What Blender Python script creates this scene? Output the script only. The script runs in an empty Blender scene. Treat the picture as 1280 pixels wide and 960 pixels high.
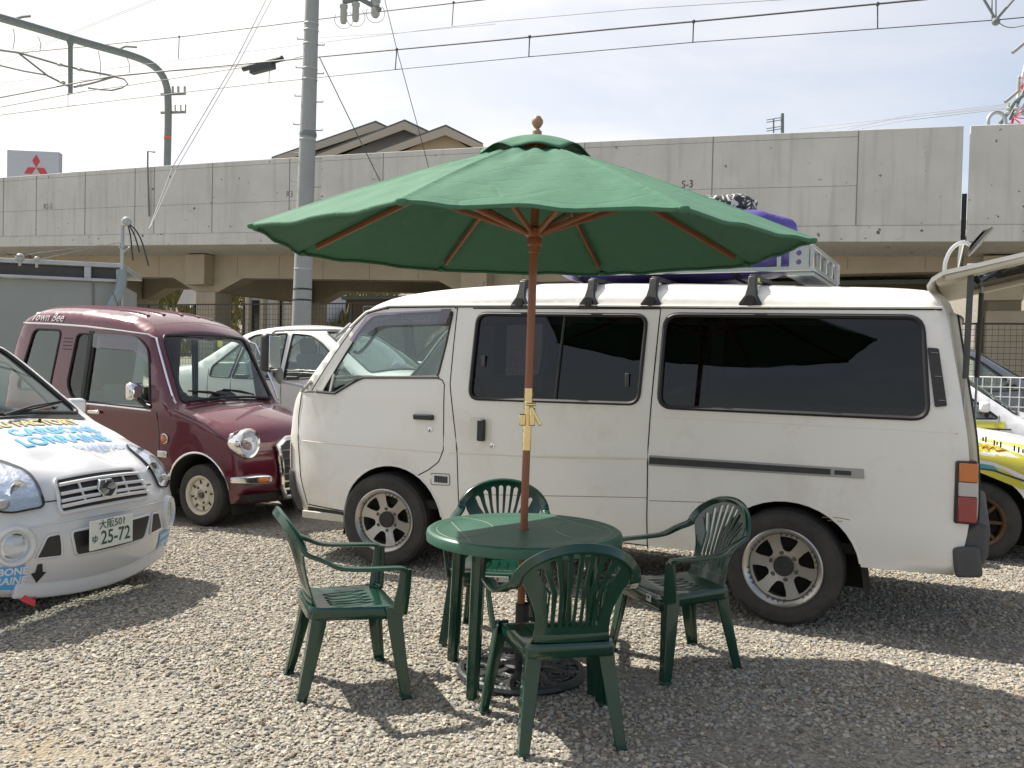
import bpy, bmesh, math, random
import numpy as np
from mathutils import Vector, Matrix
from mathutils.geometry import delaunay_2d_cdt
random.seed(7); RNG = np.random.default_rng(7)
R = math.radians
scene = bpy.context.scene
COL = scene.collection

# ------------------------------------------------------------------ camera
cam_d = bpy.data.cameras.new('camera'); cam = bpy.data.objects.new('camera', cam_d); COL.objects.link(cam)
cam_d.sensor_width = 36.0; cam_d.lens = 36.0 * 1145 / 1280; cam_d.clip_start = 0.05; cam_d.clip_end = 3000
p, r = R(1.4), R(1.3)
fw = Vector((0, math.cos(p), -math.sin(p))); u0 = Vector((0, math.sin(p), math.cos(p))); r0 = Vector((1, 0, 0))
rt = r0 * math.cos(r) + u0 * math.sin(r); up = -r0 * math.sin(r) + u0 * math.cos(r)
M = Matrix((rt, up, -fw)).transposed().to_4x4(); M.translation = Vector((0, 0, 1.5)); cam.matrix_world = M
scene.camera = cam
# ------------------------------------------------------------------ light
SUN = Vector((-1.37, 0.86, 2.05)).normalized()
sun_d = bpy.data.lights.new('sun', 'SUN'); sun_d.energy = 4.6; sun_d.angle = R(0.55); sun_d.color = (1.0, 0.94, 0.85)
sun = bpy.data.objects.new('sun', sun_d); COL.objects.link(sun)
sun.rotation_euler = (-SUN).to_track_quat('-Z', 'Y').to_euler(); sun.location = (-30, 20, 45)
world = bpy.data.worlds.new('World'); scene.world = world; world.use_nodes = True
wn = world.node_tree; wn.nodes.clear()
def wnode(t, **k):
    n = wn.nodes.new(t)
    for a, b in k.items(): setattr(n, a, b)
    return n
sky = wnode('ShaderNodeTexSky', sky_type='NISHITA'); sky.sun_disc = False
sky.sun_elevation = math.asin(SUN.z); sky.sun_rotation = math.atan2(SUN.x, SUN.y)
sky.dust_density = 1.5; sky.air_density = 1.0; sky.ozone_density = 1.0
tc = wnode('ShaderNodeTexCoord'); mp = wnode('ShaderNodeMapping'); mp.inputs['Scale'].default_value = (1.2, 1.2, 4.5)
mp.inputs['Rotation'].default_value = (R(12), R(-14), R(25))
nz = wnode('ShaderNodeTexNoise'); nz.inputs['Scale'].default_value = 1.7; nz.inputs['Detail'].default_value = 6; nz.inputs['Roughness'].default_value = 0.55
nz.inputs['Distortion'].default_value = 0.6
cr = wnode('ShaderNodeValToRGB'); cr.color_ramp.elements[0].position = 0.36; cr.color_ramp.elements[1].position = 0.60
cr.color_ramp.elements[0].color = (0.60,) * 3 + (1,); cr.color_ramp.elements[1].color = (1.0,) * 3 + (1,)
mx = wnode('ShaderNodeMix', data_type='RGBA'); mx.inputs[7].default_value = (7.5, 7.15, 6.85, 1)
bg = wnode('ShaderNodeBackground'); bg.inputs['Strength'].default_value = 0.092; wo = wnode('ShaderNodeOutputWorld')
L = wn.links.new
L(tc.outputs['Generated'], mp.inputs['Vector']); L(mp.outputs['Vector'], nz.inputs['Vector']); L(nz.outputs['Fac'], cr.inputs['Fac'])
sx = wnode('ShaderNodeSeparateXYZ'); L(tc.outputs['Generated'], sx.inputs[0]); mr = wnode('ShaderNodeMapRange'); mr.inputs[1].default_value = -.25; mr.inputs[2].default_value = .50; mr.inputs[3].default_value = 1.2; mr.inputs[4].default_value = .36
L(sx.outputs['X'], mr.inputs[0]); ml = wnode('ShaderNodeMath', operation='MULTIPLY', use_clamp=True); L(mr.outputs[0], ml.inputs[0]); L(cr.outputs['Color'], ml.inputs[1])
my = wnode('ShaderNodeMapRange'); my.inputs[1].default_value = -.6; my.inputs[2].default_value = .5; my.inputs[3].default_value = .45; my.inputs[4].default_value = 1.0; L(sx.outputs['Y'], my.inputs[0]); m2 = wnode('ShaderNodeMath', operation='MULTIPLY', use_clamp=True); L(ml.outputs[0], m2.inputs[0]); L(my.outputs[0], m2.inputs[1])
L(sky.outputs['Color'], mx.inputs[6]); L(m2.outputs[0], mx.inputs[0]); L(mx.outputs[2], bg.inputs['Color']); L(bg.outputs[0], wo.inputs[0])
scene.render.engine = 'CYCLES'
scene.view_settings.view_transform = 'Standard'; scene.view_settings.look = 'None'; scene.view_settings.gamma = 1
scene.view_settings.exposure = 0.80
scene.cycles.max_bounces = 8; scene.cycles.transparent_max_bounces = 16

# ------------------------------------------------------------------ materials
MATS = {}
def mat(name, col, rough=0.6, metal=0.0, noise=None, bump=None, coat=0.0, spec=0.5, trans=0.0, dirt=None):
    """noise=(scale, amount, colour2)   bump=(scale, strength)   dirt=(scale, colour, amount)"""
    if name in MATS: return MATS[name]
    m = bpy.data.materials.new(name); m.use_nodes = True; nt = m.node_tree; b = nt.nodes['Principled BSDF']
    b.inputs['Base Color'].default_value = (*col, 1); b.inputs['Roughness'].default_value = rough; b.inputs['Metallic'].default_value = metal
    b.inputs['Specular IOR Level'].default_value = spec
    b.inputs['Coat Weight'].default_value = coat; b.inputs['Coat Roughness'].default_value = 0.04
    tx = nt.nodes.new('ShaderNodeTexCoord'); src = None
    if noise:
        n = nt.nodes.new('ShaderNodeTexNoise'); n.inputs['Scale'].default_value = noise[0]; n.inputs['Detail'].default_value = 6; n.inputs['Roughness'].default_value = 0.62
        nt.links.new(tx.outputs['Object'], n.inputs['Vector'])
        rp = nt.nodes.new('ShaderNodeValToRGB'); rp.color_ramp.elements[0].position = 0.35; rp.color_ramp.elements[1].position = 0.68
        rp.color_ramp.elements[0].color = (*col, 1); rp.color_ramp.elements[1].color = (*[c * (1 - noise[1]) + d * noise[1] for c, d in zip(col, noise[2])], 1)
        nt.links.new(n.outputs['Fac'], rp.inputs['Fac']); src = rp.outputs['Color']
        nt.links.new(src, b.inputs['Base Color'])
        rr = nt.nodes.new('ShaderNodeMapRange'); rr.inputs[3].default_value = max(rough - 0.06, 0.02); rr.inputs[4].default_value = min(rough + 0.1, 1)
        nt.links.new(n.outputs['Fac'], rr.inputs[0]); nt.links.new(rr.outputs[0], b.inputs['Roughness'])
    if dirt:
        n = nt.nodes.new('ShaderNodeTexNoise'); n.inputs['Scale'].default_value = dirt[0]; n.inputs['Detail'].default_value = 8; n.inputs['Roughness'].default_value = 0.7
        nt.links.new(tx.outputs['Object'], n.inputs['Vector'])
        rp = nt.nodes.new('ShaderNodeMapRange'); rp.inputs[1].default_value = 0.52; rp.inputs[2].default_value = 0.78; rp.inputs[4].default_value = dirt[2]
        nt.links.new(n.outputs['Fac'], rp.inputs[0])
        mm = nt.nodes.new('ShaderNodeMix'); mm.data_type = 'RGBA'; mm.inputs[7].default_value = (*dirt[1], 1); mm.inputs[6].default_value = (*col, 1)
        nt.links.new(rp.outputs[0], mm.inputs[0])
        if src: nt.links.new(src, mm.inputs[6])
        nt.links.new(mm.outputs[2], b.inputs['Base Color'])
    if bump:
        n = nt.nodes.new('ShaderNodeTexNoise'); n.inputs['Scale'].default_value = bump[0]; n.inputs['Detail'].default_value = 5
        nt.links.new(tx.outputs['Object'], n.inputs['Vector'])
        bp = nt.nodes.new('ShaderNodeBump'); bp.inputs['Strength'].default_value = bump[1]; bp.inputs['Distance'].default_value = 0.02
        nt.links.new(n.outputs['Fac'], bp.inputs['Height']); nt.links.new(bp.outputs[0], b.inputs['Normal'])
    if trans:
        tb = nt.nodes.new('ShaderNodeBsdfTranslucent'); tb.inputs[0].default_value = (*col, 1)
        ms = nt.nodes.new('ShaderNodeMixShader'); ms.inputs[0].default_value = trans
        out = nt.nodes['Material Output']; nt.links.new(b.outputs[0], ms.inputs[1]); nt.links.new(tb.outputs[0], ms.inputs[2]); nt.links.new(ms.outputs[0], out.inputs[0])
    MATS[name] = m; return m
def glassmat(name, tint, refl=1.0, rough=0.01, add=0.03, gcol=(0.95, 0.97, 1)):
    m = bpy.data.materials.new(name); m.use_nodes = True; nt = m.node_tree; nt.nodes.clear()
    o = nt.nodes.new('ShaderNodeOutputMaterial'); t = nt.nodes.new('ShaderNodeBsdfTransparent'); t.inputs[0].default_value = (*tint, 1)
    g = nt.nodes.new('ShaderNodeBsdfGlossy'); g.inputs['Roughness'].default_value = rough; g.inputs[0].default_value = (*gcol, 1)
    f = nt.nodes.new('ShaderNodeFresnel'); ge = nt.nodes.new('ShaderNodeNewGeometry'); mi = nt.nodes.new('ShaderNodeMapRange'); mi.inputs[3].default_value = 1.5; mi.inputs[4].default_value = 1 / 1.5; nt.links.new(ge.outputs['Backfacing'], mi.inputs[0]); nt.links.new(mi.outputs[0], f.inputs[0])
    mu = nt.nodes.new('ShaderNodeMath'); mu.operation = 'MULTIPLY_ADD'; mu.inputs[1].default_value = refl; mu.inputs[2].default_value = add; mu.use_clamp = True
    mx = nt.nodes.new('ShaderNodeMixShader'); nt.links.new(f.outputs[0], mu.inputs[0]); nt.links.new(mu.outputs[0], mx.inputs[0])
    nt.links.new(t.outputs[0], mx.inputs[1]); nt.links.new(g.outputs[0], mx.inputs[2]); nt.links.new(mx.outputs[0], o.inputs[0])
    MATS[name] = m; return m
DUST = (0.42, 0.37, 0.29)
m_white = mat('van_white_paint', (0.80, 0.785, 0.74), 0.32, noise=(1.3, 0.3, (0.74, 0.71, 0.62)), coat=0.35, dirt=(2.2, (0.5, 0.42, 0.29), 0.42))
m_white2 = mat('hatch_white_paint', (0.66, 0.665, 0.67), 0.25, coat=0.6, dirt=(3.0, (0.5, 0.46, 0.4), 0.15))
m_white3 = mat('sedan_white_paint', (0.78, 0.78, 0.76), 0.25, coat=0.6)
m_maroon = mat('maroon_paint', (0.095, 0.005, 0.018), 0.22, metal=0.1, coat=1.0, noise=(2.0, 0.25, (0.115, 0.008, 0.024)))
m_greypaint = mat('grey_car_paint', (0.13, 0.14, 0.16), 0.28, metal=0.4, coat=0.8)
m_beige = mat('beige_inner_paint', (0.58, 0.55, 0.46), 0.6, noise=(5, 0.4, (0.4, 0.34, 0.24)))
m_black = mat('black_plastic', (0.018, 0.018, 0.019), 0.45, noise=(20, 0.4, (0.05, 0.048, 0.045)))
m_dgrey = mat('grey_bumper_plastic', (0.055, 0.057, 0.06), 0.6, noise=(6, 0.5, (0.11, 0.105, 0.1)))
m_rubber = mat('tyre_rubber', (0.028, 0.027, 0.026), 0.8, noise=(7, 0.6, (0.085, 0.078, 0.07)), bump=(60, 0.15))
m_seal = mat('window_rubber', (0.012, 0.012, 0.013), 0.5)
m_seam = mat('panel_gap', (0.03, 0.028, 0.025), 0.9)
m_chrome = mat('chrome', (0.78, 0.78, 0.78), 0.12, metal=1.0)
m_alloy = mat('wheel_alloy', (0.47, 0.465, 0.45), 0.30, metal=0.85, noise=(9, 0.55, (0.36, 0.32, 0.25)))
m_steelw = mat('white_steel_wheel', (0.62, 0.58, 0.48), 0.4, noise=(9, 0.5, (0.5, 0.4, 0.28)))
m_bronze = mat('bronze_wheel', (0.11, 0.065, 0.04), 0.4, metal=0.6)
m_well = mat('wheel_well', (0.02, 0.019, 0.017), 0.9)
m_int = mat('car_interior_fabric', (0.10, 0.105, 0.11), 0.85, noise=(30, 0.4, (0.11, 0.11, 0.11)))
m_intl = mat('car_interior_light', (0.32, 0.31, 0.29), 0.8)
m_glass = glassmat('clear_glass', (0.86, 0.94, 0.90), 1.5, add=.05, gcol=(.88, 1, .95))
m_glassw = glassmat('windscreen_glass', (0.84, 0.95, 0.91), 1.5, add=.06, gcol=(.86, 1, .95))
m_glassd = glassmat('dark_privacy_glass', (0.035, 0.035, 0.05), .62, 0.012, add=.01)
m_glassc = glassmat('thin_glass', (0.88, 0.96, 0.92), 1.1, add=.015, gcol=(.9, 1, .96))
m_visor = glassmat('smoked_visor', (0.42, 0.33, 0.40), 2.2, 0.12)
m_lens = glassmat('lamp_lens', (0.92, 0.95, 0.98), 1.8, add=.06)
m_amber = mat('amber_lens', (0.55, 0.15, 0.02), 0.15, coat=0.8)
m_red = mat('red_lens', (0.26, 0.012, 0.02), 0.15, coat=0.8)
m_clearl = mat('clear_lens', (0.45, 0.45, 0.43), 0.12, coat=0.8)
m_refl = mat('lamp_reflector', (0.80, 0.83, 0.88), 0.38, metal=0.8, bump=(22, 0.6))
m_green = mat('green_plastic', (0.005, 0.041, 0.025), 0.19, noise=(14, 0.35, (0.009, 0.054, 0.034)), coat=0.35, dirt=(8, (0.05, 0.08, 0.055), 0.15))
m_wood = mat('stained_wood', (0.24, 0.075, 0.03), 0.38, noise=(3, 0.5, (0.31, 0.11, 0.045)), coat=0.3)
m_woodl = mat('pale_wood', (0.36, 0.20, 0.13), 0.5)
m_brass = mat('brass', (0.74, 0.62, 0.36), 0.14, metal=1.0, bump=(9, 0.35))
m_iron = mat('cast_iron', (0.022, 0.026, 0.026), 0.38, noise=(25, 0.5, (0.06, 0.065, 0.06)), bump=(90, 0.2))
m_galv = mat('galvanised_steel', (0.42, 0.44, 0.45), 0.45, metal=0.5, noise=(3, 0.5, (0.3, 0.31, 0.31)))
m_alum = mat('aluminium', (0.42, 0.44, 0.44), 0.36, metal=0.85)
m_polegrey = mat('pole_concrete', (0.30, 0.325, 0.32), 0.7, noise=(2, 0.5, (0.24, 0.25, 0.24)), bump=(40, 0.1))
m_mast = mat('mast_steel', (0.17, 0.20, 0.195), 0.6, noise=(4, 0.4, (0.12, 0.14, 0.13)))
m_wire = mat('wire_dark', (0.055, 0.06, 0.06), 0.6)
m_wirel = mat('wire_pale', (0.20, 0.20, 0.20), 0.6)
m_insul = mat('insulator_ceramic', (0.36, 0.38, 0.36), 0.3)
m_purple = mat('purple_tarp', (0.07, 0.05, 0.26), 0.4, noise=(7, 0.5, (0.12, 0.085, 0.36)), bump=(6, 1.0))
m_yellow = mat('yellow_livery', (0.62, 0.58, 0.06), 0.3, coat=0.5)
m_teal = mat('teal_livery', (0.02, 0.28, 0.30), 0.3, coat=0.5)
m_rwhite = mat('rally_white', (0.78, 0.78, 0.78), 0.3, coat=0.5)
m_blue = mat('sticker_blue', (0.10, 0.42, 0.80), 0.4)
m_stick_w = mat('sticker_white', (0.78, 0.80, 0.82), 0.4)
m_stick_y = mat('sticker_yellow', (0.72, 0.58, 0.16), 0.4)
m_stick_k = mat('sticker_black', (0.02, 0.02, 0.022), 0.45)
m_stick_r = mat('sticker_red', (0.6, 0.03, 0.04), 0.4)
m_stick_g = mat('sticker_grey', (0.30, 0.32, 0.35), 0.4)
m_plate = mat('plate_white', (0.74, 0.76, 0.70), 0.4)
m_pgreen = mat('plate_green', (0.015, 0.10, 0.05), 0.5)

# ------------------------------------------------------------------ mesh helpers
class MB:
    def __init__(s): s.v = []; s.f = []
    def add(s, v, f):
        o = len(s.v); s.v += [tuple(float(c) for c in q) for q in v]; s.f += [tuple(i + o for i in q) for q in f]; return s
    def box(s, c, d, rot=None):
        hx, hy, hz = d[0] / 2, d[1] / 2, d[2] / 2
        v = [Vector((a, b, e)) for a in (-hx, hx) for b in (-hy, hy) for e in (-hz, hz)]
        if rot is not None: v = [rot @ q for q in v]
        v = [q + Vector(c) for q in v]
        return s.add(v, [(0, 1, 3, 2), (4, 6, 7, 5), (0, 4, 5, 1), (2, 3, 7, 6), (0, 2, 6, 4), (1, 5, 7, 3)])
    def tube(s, path, rad, n=8, closed=False, caps=True):
        P = [Vector(q) for q in path]; N = len(P)
        rads = rad if isinstance(rad, (list, tuple)) else [rad] * N
        T = []
        for i in range(N):
            a = P[(i - 1) % N] if (closed or i > 0) else P[i]; b = P[(i + 1) % N] if (closed or i < N - 1) else P[i]
            d = (b - a); T.append(d.normalized() if d.length > 1e-9 else Vector((0, 0, 1)))
        ref = Vector((0, 0, 1)) if abs(T[0].z) < 0.9 else Vector((1, 0, 0))
        x = T[0].cross(ref).normalized(); v = []
        for i in range(N):
            x = (x - T[i] * x.dot(T[i])); x = x.normalized() if x.length > 1e-6 else T[i].orthogonal().normalized()
            y = T[i].cross(x)
            for k in range(n):
                a = 2 * math.pi * k / n; v.append(P[i] + (x * math.cos(a) + y * math.sin(a)) * rads[i])
        f = []
        for i in range(N if closed else N - 1):
            j = (i + 1) % N
            for k in range(n): f.append((i * n + k, i * n + (k + 1) % n, j * n + (k + 1) % n, j * n + k))
        if caps and not closed: f.append(tuple(range(n - 1, -1, -1))); f.append(tuple((N - 1) * n + k for k in range(n)))
        return s.add(v, f)
    def ribbon(s, path, sides, wid, thk):
        """flat bar along path; sides[i] = direction of its width"""
        P = [Vector(q) for q in path]; N = len(P); v = []
        wid = wid if isinstance(wid, (list, tuple)) else [wid] * N; thk = thk if isinstance(thk, (list, tuple)) else [thk] * N
        for i in range(N):
            t = (P[min(i + 1, N - 1)] - P[max(i - 1, 0)]).normalized(); a = Vector(sides[i]); a = (a - t * a.dot(t)).normalized(); b = t.cross(a)
            w, h = wid[i] / 2, thk[i] / 2
            for x, y in ((-1, -.55), (-.8, -1), (.8, -1), (1, -.55), (1, .55), (.8, 1), (-.8, 1), (-1, .55)): v.append(P[i] + a * (x * w) + b * (y * h))
        f = [(i * 8 + k, i * 8 + (k + 1) % 8, i * 8 + 8 + (k + 1) % 8, i * 8 + 8 + k) for i in range(N - 1) for k in range(8)]
        f.append(tuple(range(7, -1, -1))); f.append(tuple((N - 1) * 8 + k for k in range(8)))
        return s.add(v, f)
    def lathe(s, prof, axis='Z', n=32, c=(0, 0, 0), a0=0.0, a1=2 * math.pi):
        full = abs(a1 - a0 - 2 * math.pi) < 1e-6; k = n if full else n + 1; v = []
        for i in range(k):
            a = a0 + (a1 - a0) * i / n; ca, sa = math.cos(a), math.sin(a)
            for rr, h in prof:
                q = (rr * ca, rr * sa, h) if axis == 'Z' else ((rr * ca, h, rr * sa) if axis == 'Y' else (h, rr * ca, rr * sa))
                v.append((q[0] + c[0], q[1] + c[1], q[2] + c[2]))
        m = len(prof); f = []
        for i in range(n):
            j = (i + 1) % k
            for t in range(m - 1): f.append((i * m + t, j * m + t, j * m + t + 1, i * m + t + 1))
        return s.add(v, f)
    def sphere(s, c, rad, n=12, sc=(1, 1, 1)):
        prof = [(max(1e-4, rad * math.sin(math.pi * i / n)), -rad * math.cos(math.pi * i / n)) for i in range(n + 1)]
        b = MB().lathe(prof, n=n * 2); return s.add([(q[0] * sc[0] + c[0], q[1] * sc[1] + c[1], q[2] * sc[2] + c[2]) for q in b.v], b.f)
    def prism(s, poly, mapf0, mapf1, holes=(), extra=()):
        """2D polygon with holes, mapped by mapf0 (front) and mapf1 (back), with walls"""
        V, F = fill(poly, holes, extra=extra); n = len(V)
        s.add([mapf0(*q) for q in V], F); s.add([mapf1(*q) for q in V], [tuple(reversed(q)) for q in F])
        for lp in [poly, *holes]:
            m = len(lp); a = [mapf0(*q) for q in lp] + [mapf1(*q) for q in lp]
            s.add(a, [(i, (i + 1) % m, m + (i + 1) % m, m + i) for i in range(m)])
        return s
    def build(s, name, material, parent=None, smooth=True, angle=38, bevel=0.0, merge=1e-5, recalc=True):
        me = bpy.data.meshes.new(name); me.from_pydata(s.v, [], s.f)
        bm = bmesh.new(); bm.from_mesh(me)
        if merge: bmesh.ops.remove_doubles(bm, verts=bm.verts, dist=merge)
        if recalc: bmesh.ops.recalc_face_normals(bm, faces=bm.faces)
        bm.to_mesh(me); bm.free()
        for q in (material if isinstance(material, (list, tuple)) else [material]): me.materials.append(q)
        if smooth:
            me.polygons.foreach_set('use_smooth', [True] * len(me.polygons)); me.set_sharp_from_angle(angle=R(angle))
        o = bpy.data.objects.new(name, me); COL.objects.link(o)
        if parent is not None: o.parent = parent
        if bevel:
            b = o.modifiers.new('bevel', 'BEVEL'); b.width = bevel; b.segments = 2; b.limit_method = 'ANGLE'; b.angle_limit = R(40)
        return o
def inside(P, poly):
    P = np.asarray(P, float); x, y = P[:, 0], P[:, 1]; c = np.zeros(len(P), bool); q = np.asarray(poly, float); n = len(q)
    for i in range(n):
        x1, y1 = q[i]; x2, y2 = q[(i + 1) % n]
        if y1 == y2: continue
        m = (y1 > y) != (y2 > y); c ^= m & (x < (x2 - x1) * (y - y1) / (y2 - y1) + x1)
    return c
def fill(outer, holes=(), grid=0, extra=()):
    loops = [list(outer)] + [list(h) for h in holes]; V = []; E = []
    for lp in loops:
        o = len(V); V += [Vector((float(a), float(b))) for a, b in lp]; E += [(o + i, o + (i + 1) % len(lp)) for i in range(len(lp))]
    ex = [tuple(e) for e in extra]
    if grid:
        A = np.array(outer, float); lo, hi = A.min(0), A.max(0)
        ex += [(a, b) for a in np.arange(lo[0] + grid / 2, hi[0], grid) for b in np.arange(lo[1] + grid / 2, hi[1], grid)]
    if ex:
        X = np.array(ex, float); k = inside(X, outer)
        for h in holes: k &= ~inside(X, h)
        X = X[k]
        if grid and len(X):
            B = np.array([tuple(q) for q in V]); dmin = np.sqrt(((X[:, None, :] - B[None]) ** 2).sum(2)).min(1); X = X[dmin > grid * 0.3]
        V += [Vector((float(a), float(b))) for a, b in X]
    vo, eo, fo, *_ = delaunay_2d_cdt(V, E, [], 0, 1e-5)
    T = [tuple(t) for t in fo]
    if not T: return [], []
    Q = np.array([tuple(q) for q in vo]); cen = np.array([Q[list(t)].mean(0) for t in T]); k = inside(cen, outer)
    for h in holes: k &= ~inside(cen, h)
    return [tuple(q) for q in Q], [t for t, b in zip(T, k) if b]
def rpoly(pts, rad=0.03, n=5):
    out = []; N = len(pts)
    for i in range(N):
        a, b, c = Vector(pts[i - 1]), Vector(pts[i]), Vector(pts[(i + 1) % N])
        rr = rad[i] if isinstance(rad, (list, tuple)) else rad
        d1 = (a - b); d2 = (c - b); k = min(rr, d1.length * .45, d2.length * .45); p0 = b + d1.normalized() * k; p2 = b + d2.normalized() * k
        for j in range(n + 1):
            t = j / n; q = p0 * (1 - t) ** 2 + b * 2 * t * (1 - t) + p2 * t * t; out.append((q.x, q.y))
    return out
def inflate(poly, d):
    P = [Vector(q) for q in poly]; N = len(P); A = sum(P[i].x * P[(i + 1) % N].y - P[(i + 1) % N].x * P[i].y for i in range(N)); sg = 1 if A > 0 else -1; out = []
    for i in range(N):
        t = (P[(i + 1) % N] - P[i - 1]); t = t.normalized() if t.length > 1e-9 else Vector((1, 0)); out.append((P[i].x + t.y * d * sg, P[i].y - t.x * d * sg))
    return out
def dens(pts, step=0.05, closed=False):
    out = []; N = len(pts)
    for i in range(N if closed else N - 1):
        a = np.array(pts[i], float); b = np.array(pts[(i + 1) % N], float); k = max(1, int(np.ceil(np.linalg.norm(b - a) / step)))
        out += [tuple(a + (b - a) * j / k) for j in range(k)]
    if not closed: out.append(tuple(float(c) for c in pts[-1]))
    return out
def chaikin(pts, n=2):
    P = [np.array(q, float) for q in pts]
    for _ in range(n):
        Q = [P[0]]
        for a, b in zip(P[:-1], P[1:]): Q += [a * .75 + b * .25, a * .25 + b * .75]
        Q.append(P[-1]); P = Q
    return P
def arc(c, rx, rz, a0, a1, n=16): return [(c[0] + rx * math.cos(R(a0 + (a1 - a0) * i / n)), c[1] + rz * math.sin(R(a0 + (a1 - a0) * i / n))) for i in range(n + 1)]
def text2d(s, size=1.0, align='CENTER', bold=0.0):
    cu = bpy.data.curves.new('lettering', 'FONT'); cu.body = s; cu.size = size; cu.align_x = align; cu.align_y = 'CENTER'; cu.offset = bold; cu.resolution_u = 3
    o = bpy.data.objects.new('lettering', cu); COL.objects.link(o); dg = bpy.context.evaluated_depsgraph_get(); dg.update()
    me = o.evaluated_get(dg).to_mesh(); V = [(v.co.x, v.co.y) for v in me.vertices]; F = [tuple(q.vertices) for q in me.polygons]
    o.evaluated_get(dg).to_mesh_clear(); bpy.data.objects.remove(o); bpy.data.curves.remove(cu); return V, F
def letters(name, s, size, mapf, material, parent, bold=0.0, sx=1.0, align='CENTER', shear=0.0):
    V, F = text2d(s, size, align, bold)
    return MB().add([mapf(a * sx + shear * b, b) for a, b in V], F).build(name, material, parent, smooth=False, merge=0, recalc=False)
def tag(o, label=None, cat=None, group=None, kind=None):
    for k, v in (('label', label), ('category', cat), ('group', group), ('kind', kind)):
        if v: o[k] = v
    return o
def thing(name, loc, rz, label, cat, group=None):
    o = bpy.data.objects.new(name, None); COL.objects.link(o); o.empty_display_size = 0.2; o.location = loc; o.rotation_euler = (0, 0, rz)
    return tag(o, label, cat, group)

# ------------------------------------------------------------------ vehicle shell: side silhouette, pillowed
class Body:
    def __init__(s, sil, wf, crown, ny=9, step=0.06):
        """sil: open list (u, z, r, c) over the top; wf(u,z) half width arrays; crown: scale"""
        P = chaikin(sil, 2); P = dens([tuple(q) for q in P], step); s.S = np.array(P); s.wf = wf; s.cs = crown; s.ny = ny
        s.uz = s.S[:, :2]; d = np.linalg.norm(np.diff(s.uz, axis=0), axis=1); s.s = np.r_[0, np.cumsum(d)]
        T = np.gradient(s.uz, axis=0); T /= np.linalg.norm(T, axis=1)[:, None]
        sg = 1 if s.uz[-1, 0] > s.uz[0, 0] else -1
        s.N = np.c_[-T[:, 1], T[:, 0]] * sg
        s.outline = [tuple(q) for q in s.uz]
        s.we = s.wf(s.uz[:, 0], s.uz[:, 1]) - s.S[:, 2]
    def Y(s, U, Z):
        U = np.asarray(U, float); Z = np.asarray(Z, float); P = np.c_[U, Z]; a = s.uz[:-1]; b = s.uz[1:]; ab = b - a; L2 = (ab ** 2).sum(1)
        t = np.clip(((P[:, None] - a[None]) * ab[None]).sum(2) / L2, 0, 1); d = np.linalg.norm(P[:, None] - a[None] - t[..., None] * ab[None], axis=2)
        rs = np.maximum((s.S[:-1, 2] + s.S[1:, 2]) / 2, 1e-3); q = d / rs[None]; k = q.argmin(1); qq = np.clip(q[np.arange(len(P)), k], 0, 1); rr = rs[k]
        return s.wf(U, Z) - rr * (1 - np.sqrt(1 - (1 - qq) ** 2))
    def side(s, mb, outer, holes=(), off=0.0, sides=(-1, 1), grid=0.09, edge=False):
        ex = []
        if edge:
            for k in (.06, .2, .45, .8): ex += [tuple(q) for q in s.uz - s.N * (s.S[:, 2] * k)[:, None]]
        V, F = fill(outer, holes, grid, ex)
        if not F: return mb
        A = np.array(V); Y = s.Y(A[:, 0], A[:, 1]) + off
        for sd in sides: mb.add([(a, sd * y, z) for (a, z), y in zip(V, Y)], F)
        return mb
    def sp(s, u, z, off=0.0, sd=-1): return (u, sd * (float(s.Y([u], [z])[0]) + off), z)
    def sline(s, mb, pts, rad, off=0.0, sides=(-1,), step=0.05, n=6):
        Q = dens(pts, step); A = np.array(Q); Y = s.Y(A[:, 0], A[:, 1]) + off
        for sd in sides: mb.tube([(a, sd * y, z) for (a, z), y in zip(Q, Y)], rad, n)
        return mb
    def bp(s, sv, t, off=0.0):
        U = np.interp(sv, s.s, s.uz[:, 0]); Z = np.interp(sv, s.s, s.uz[:, 1]); nx = np.interp(sv, s.s, s.N[:, 0]); nz = np.interp(sv, s.s, s.N[:, 1])
        w = np.interp(sv, s.s, s.we); c = np.interp(sv, s.s, s.S[:, 3]) * s.cs
        c = c * (1 - t * t) + off; return (float(U + nx * c), float(t * w), float(Z + nz * c))
    def sat(s, u=None, z=None, top=True, lo=0, hi=None):
        """arc length where the silhouette passes u (or z) inside [lo,hi]"""
        best = None
        hi = s.s[-1] if hi is None else hi
        ss = np.linspace(lo, hi, 1500); v = np.interp(ss, s.s, s.uz[:, 0 if u is not None else 1]); return float(ss[np.abs(v - (u if u is not None else z)).argmin()])
    def band(s, mb, s0, s1, holes=(), off=0.0, t0=-1.0, t1=1.0, grid=0.08, outer=None):
        """holes/outer in (s, t) coordinates, t in -1..1 (metric scale .7)"""
        K = .7
        if outer is None:
            ss = [q for q in s.s if s0 + 1e-6 < q < s1 - 1e-6]; ss = [s0] + ss + [s1]; nt = s.ny
            ts = np.linspace(t0, t1, nt); o = [(q, t0 * K) for q in ss] + [(s1, t * K) for t in ts[1:-1]] + [(q, t1 * K) for q in reversed(ss)] + [(s0, t * K) for t in ts[::-1][1:-1]]
            ex = [(q, t * K) for q in ss for t in ts]; V, F = fill(o, [[(a, t * K) for a, t in h] for h in holes], 0, ex)
        else:
            V, F = fill([(a, t * K) for a, t in outer], [[(a, t * K) for a, t in h] for h in holes], grid)
        return mb.add([s.bp(a, t / K, off) for a, t in V], F)
    def bline(s, mb, pts, rad, off=0.0, n=6, step=0.04):
        return mb.tube([s.bp(a, t, off) for a, t in dens(pts, step)], rad, n)

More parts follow.
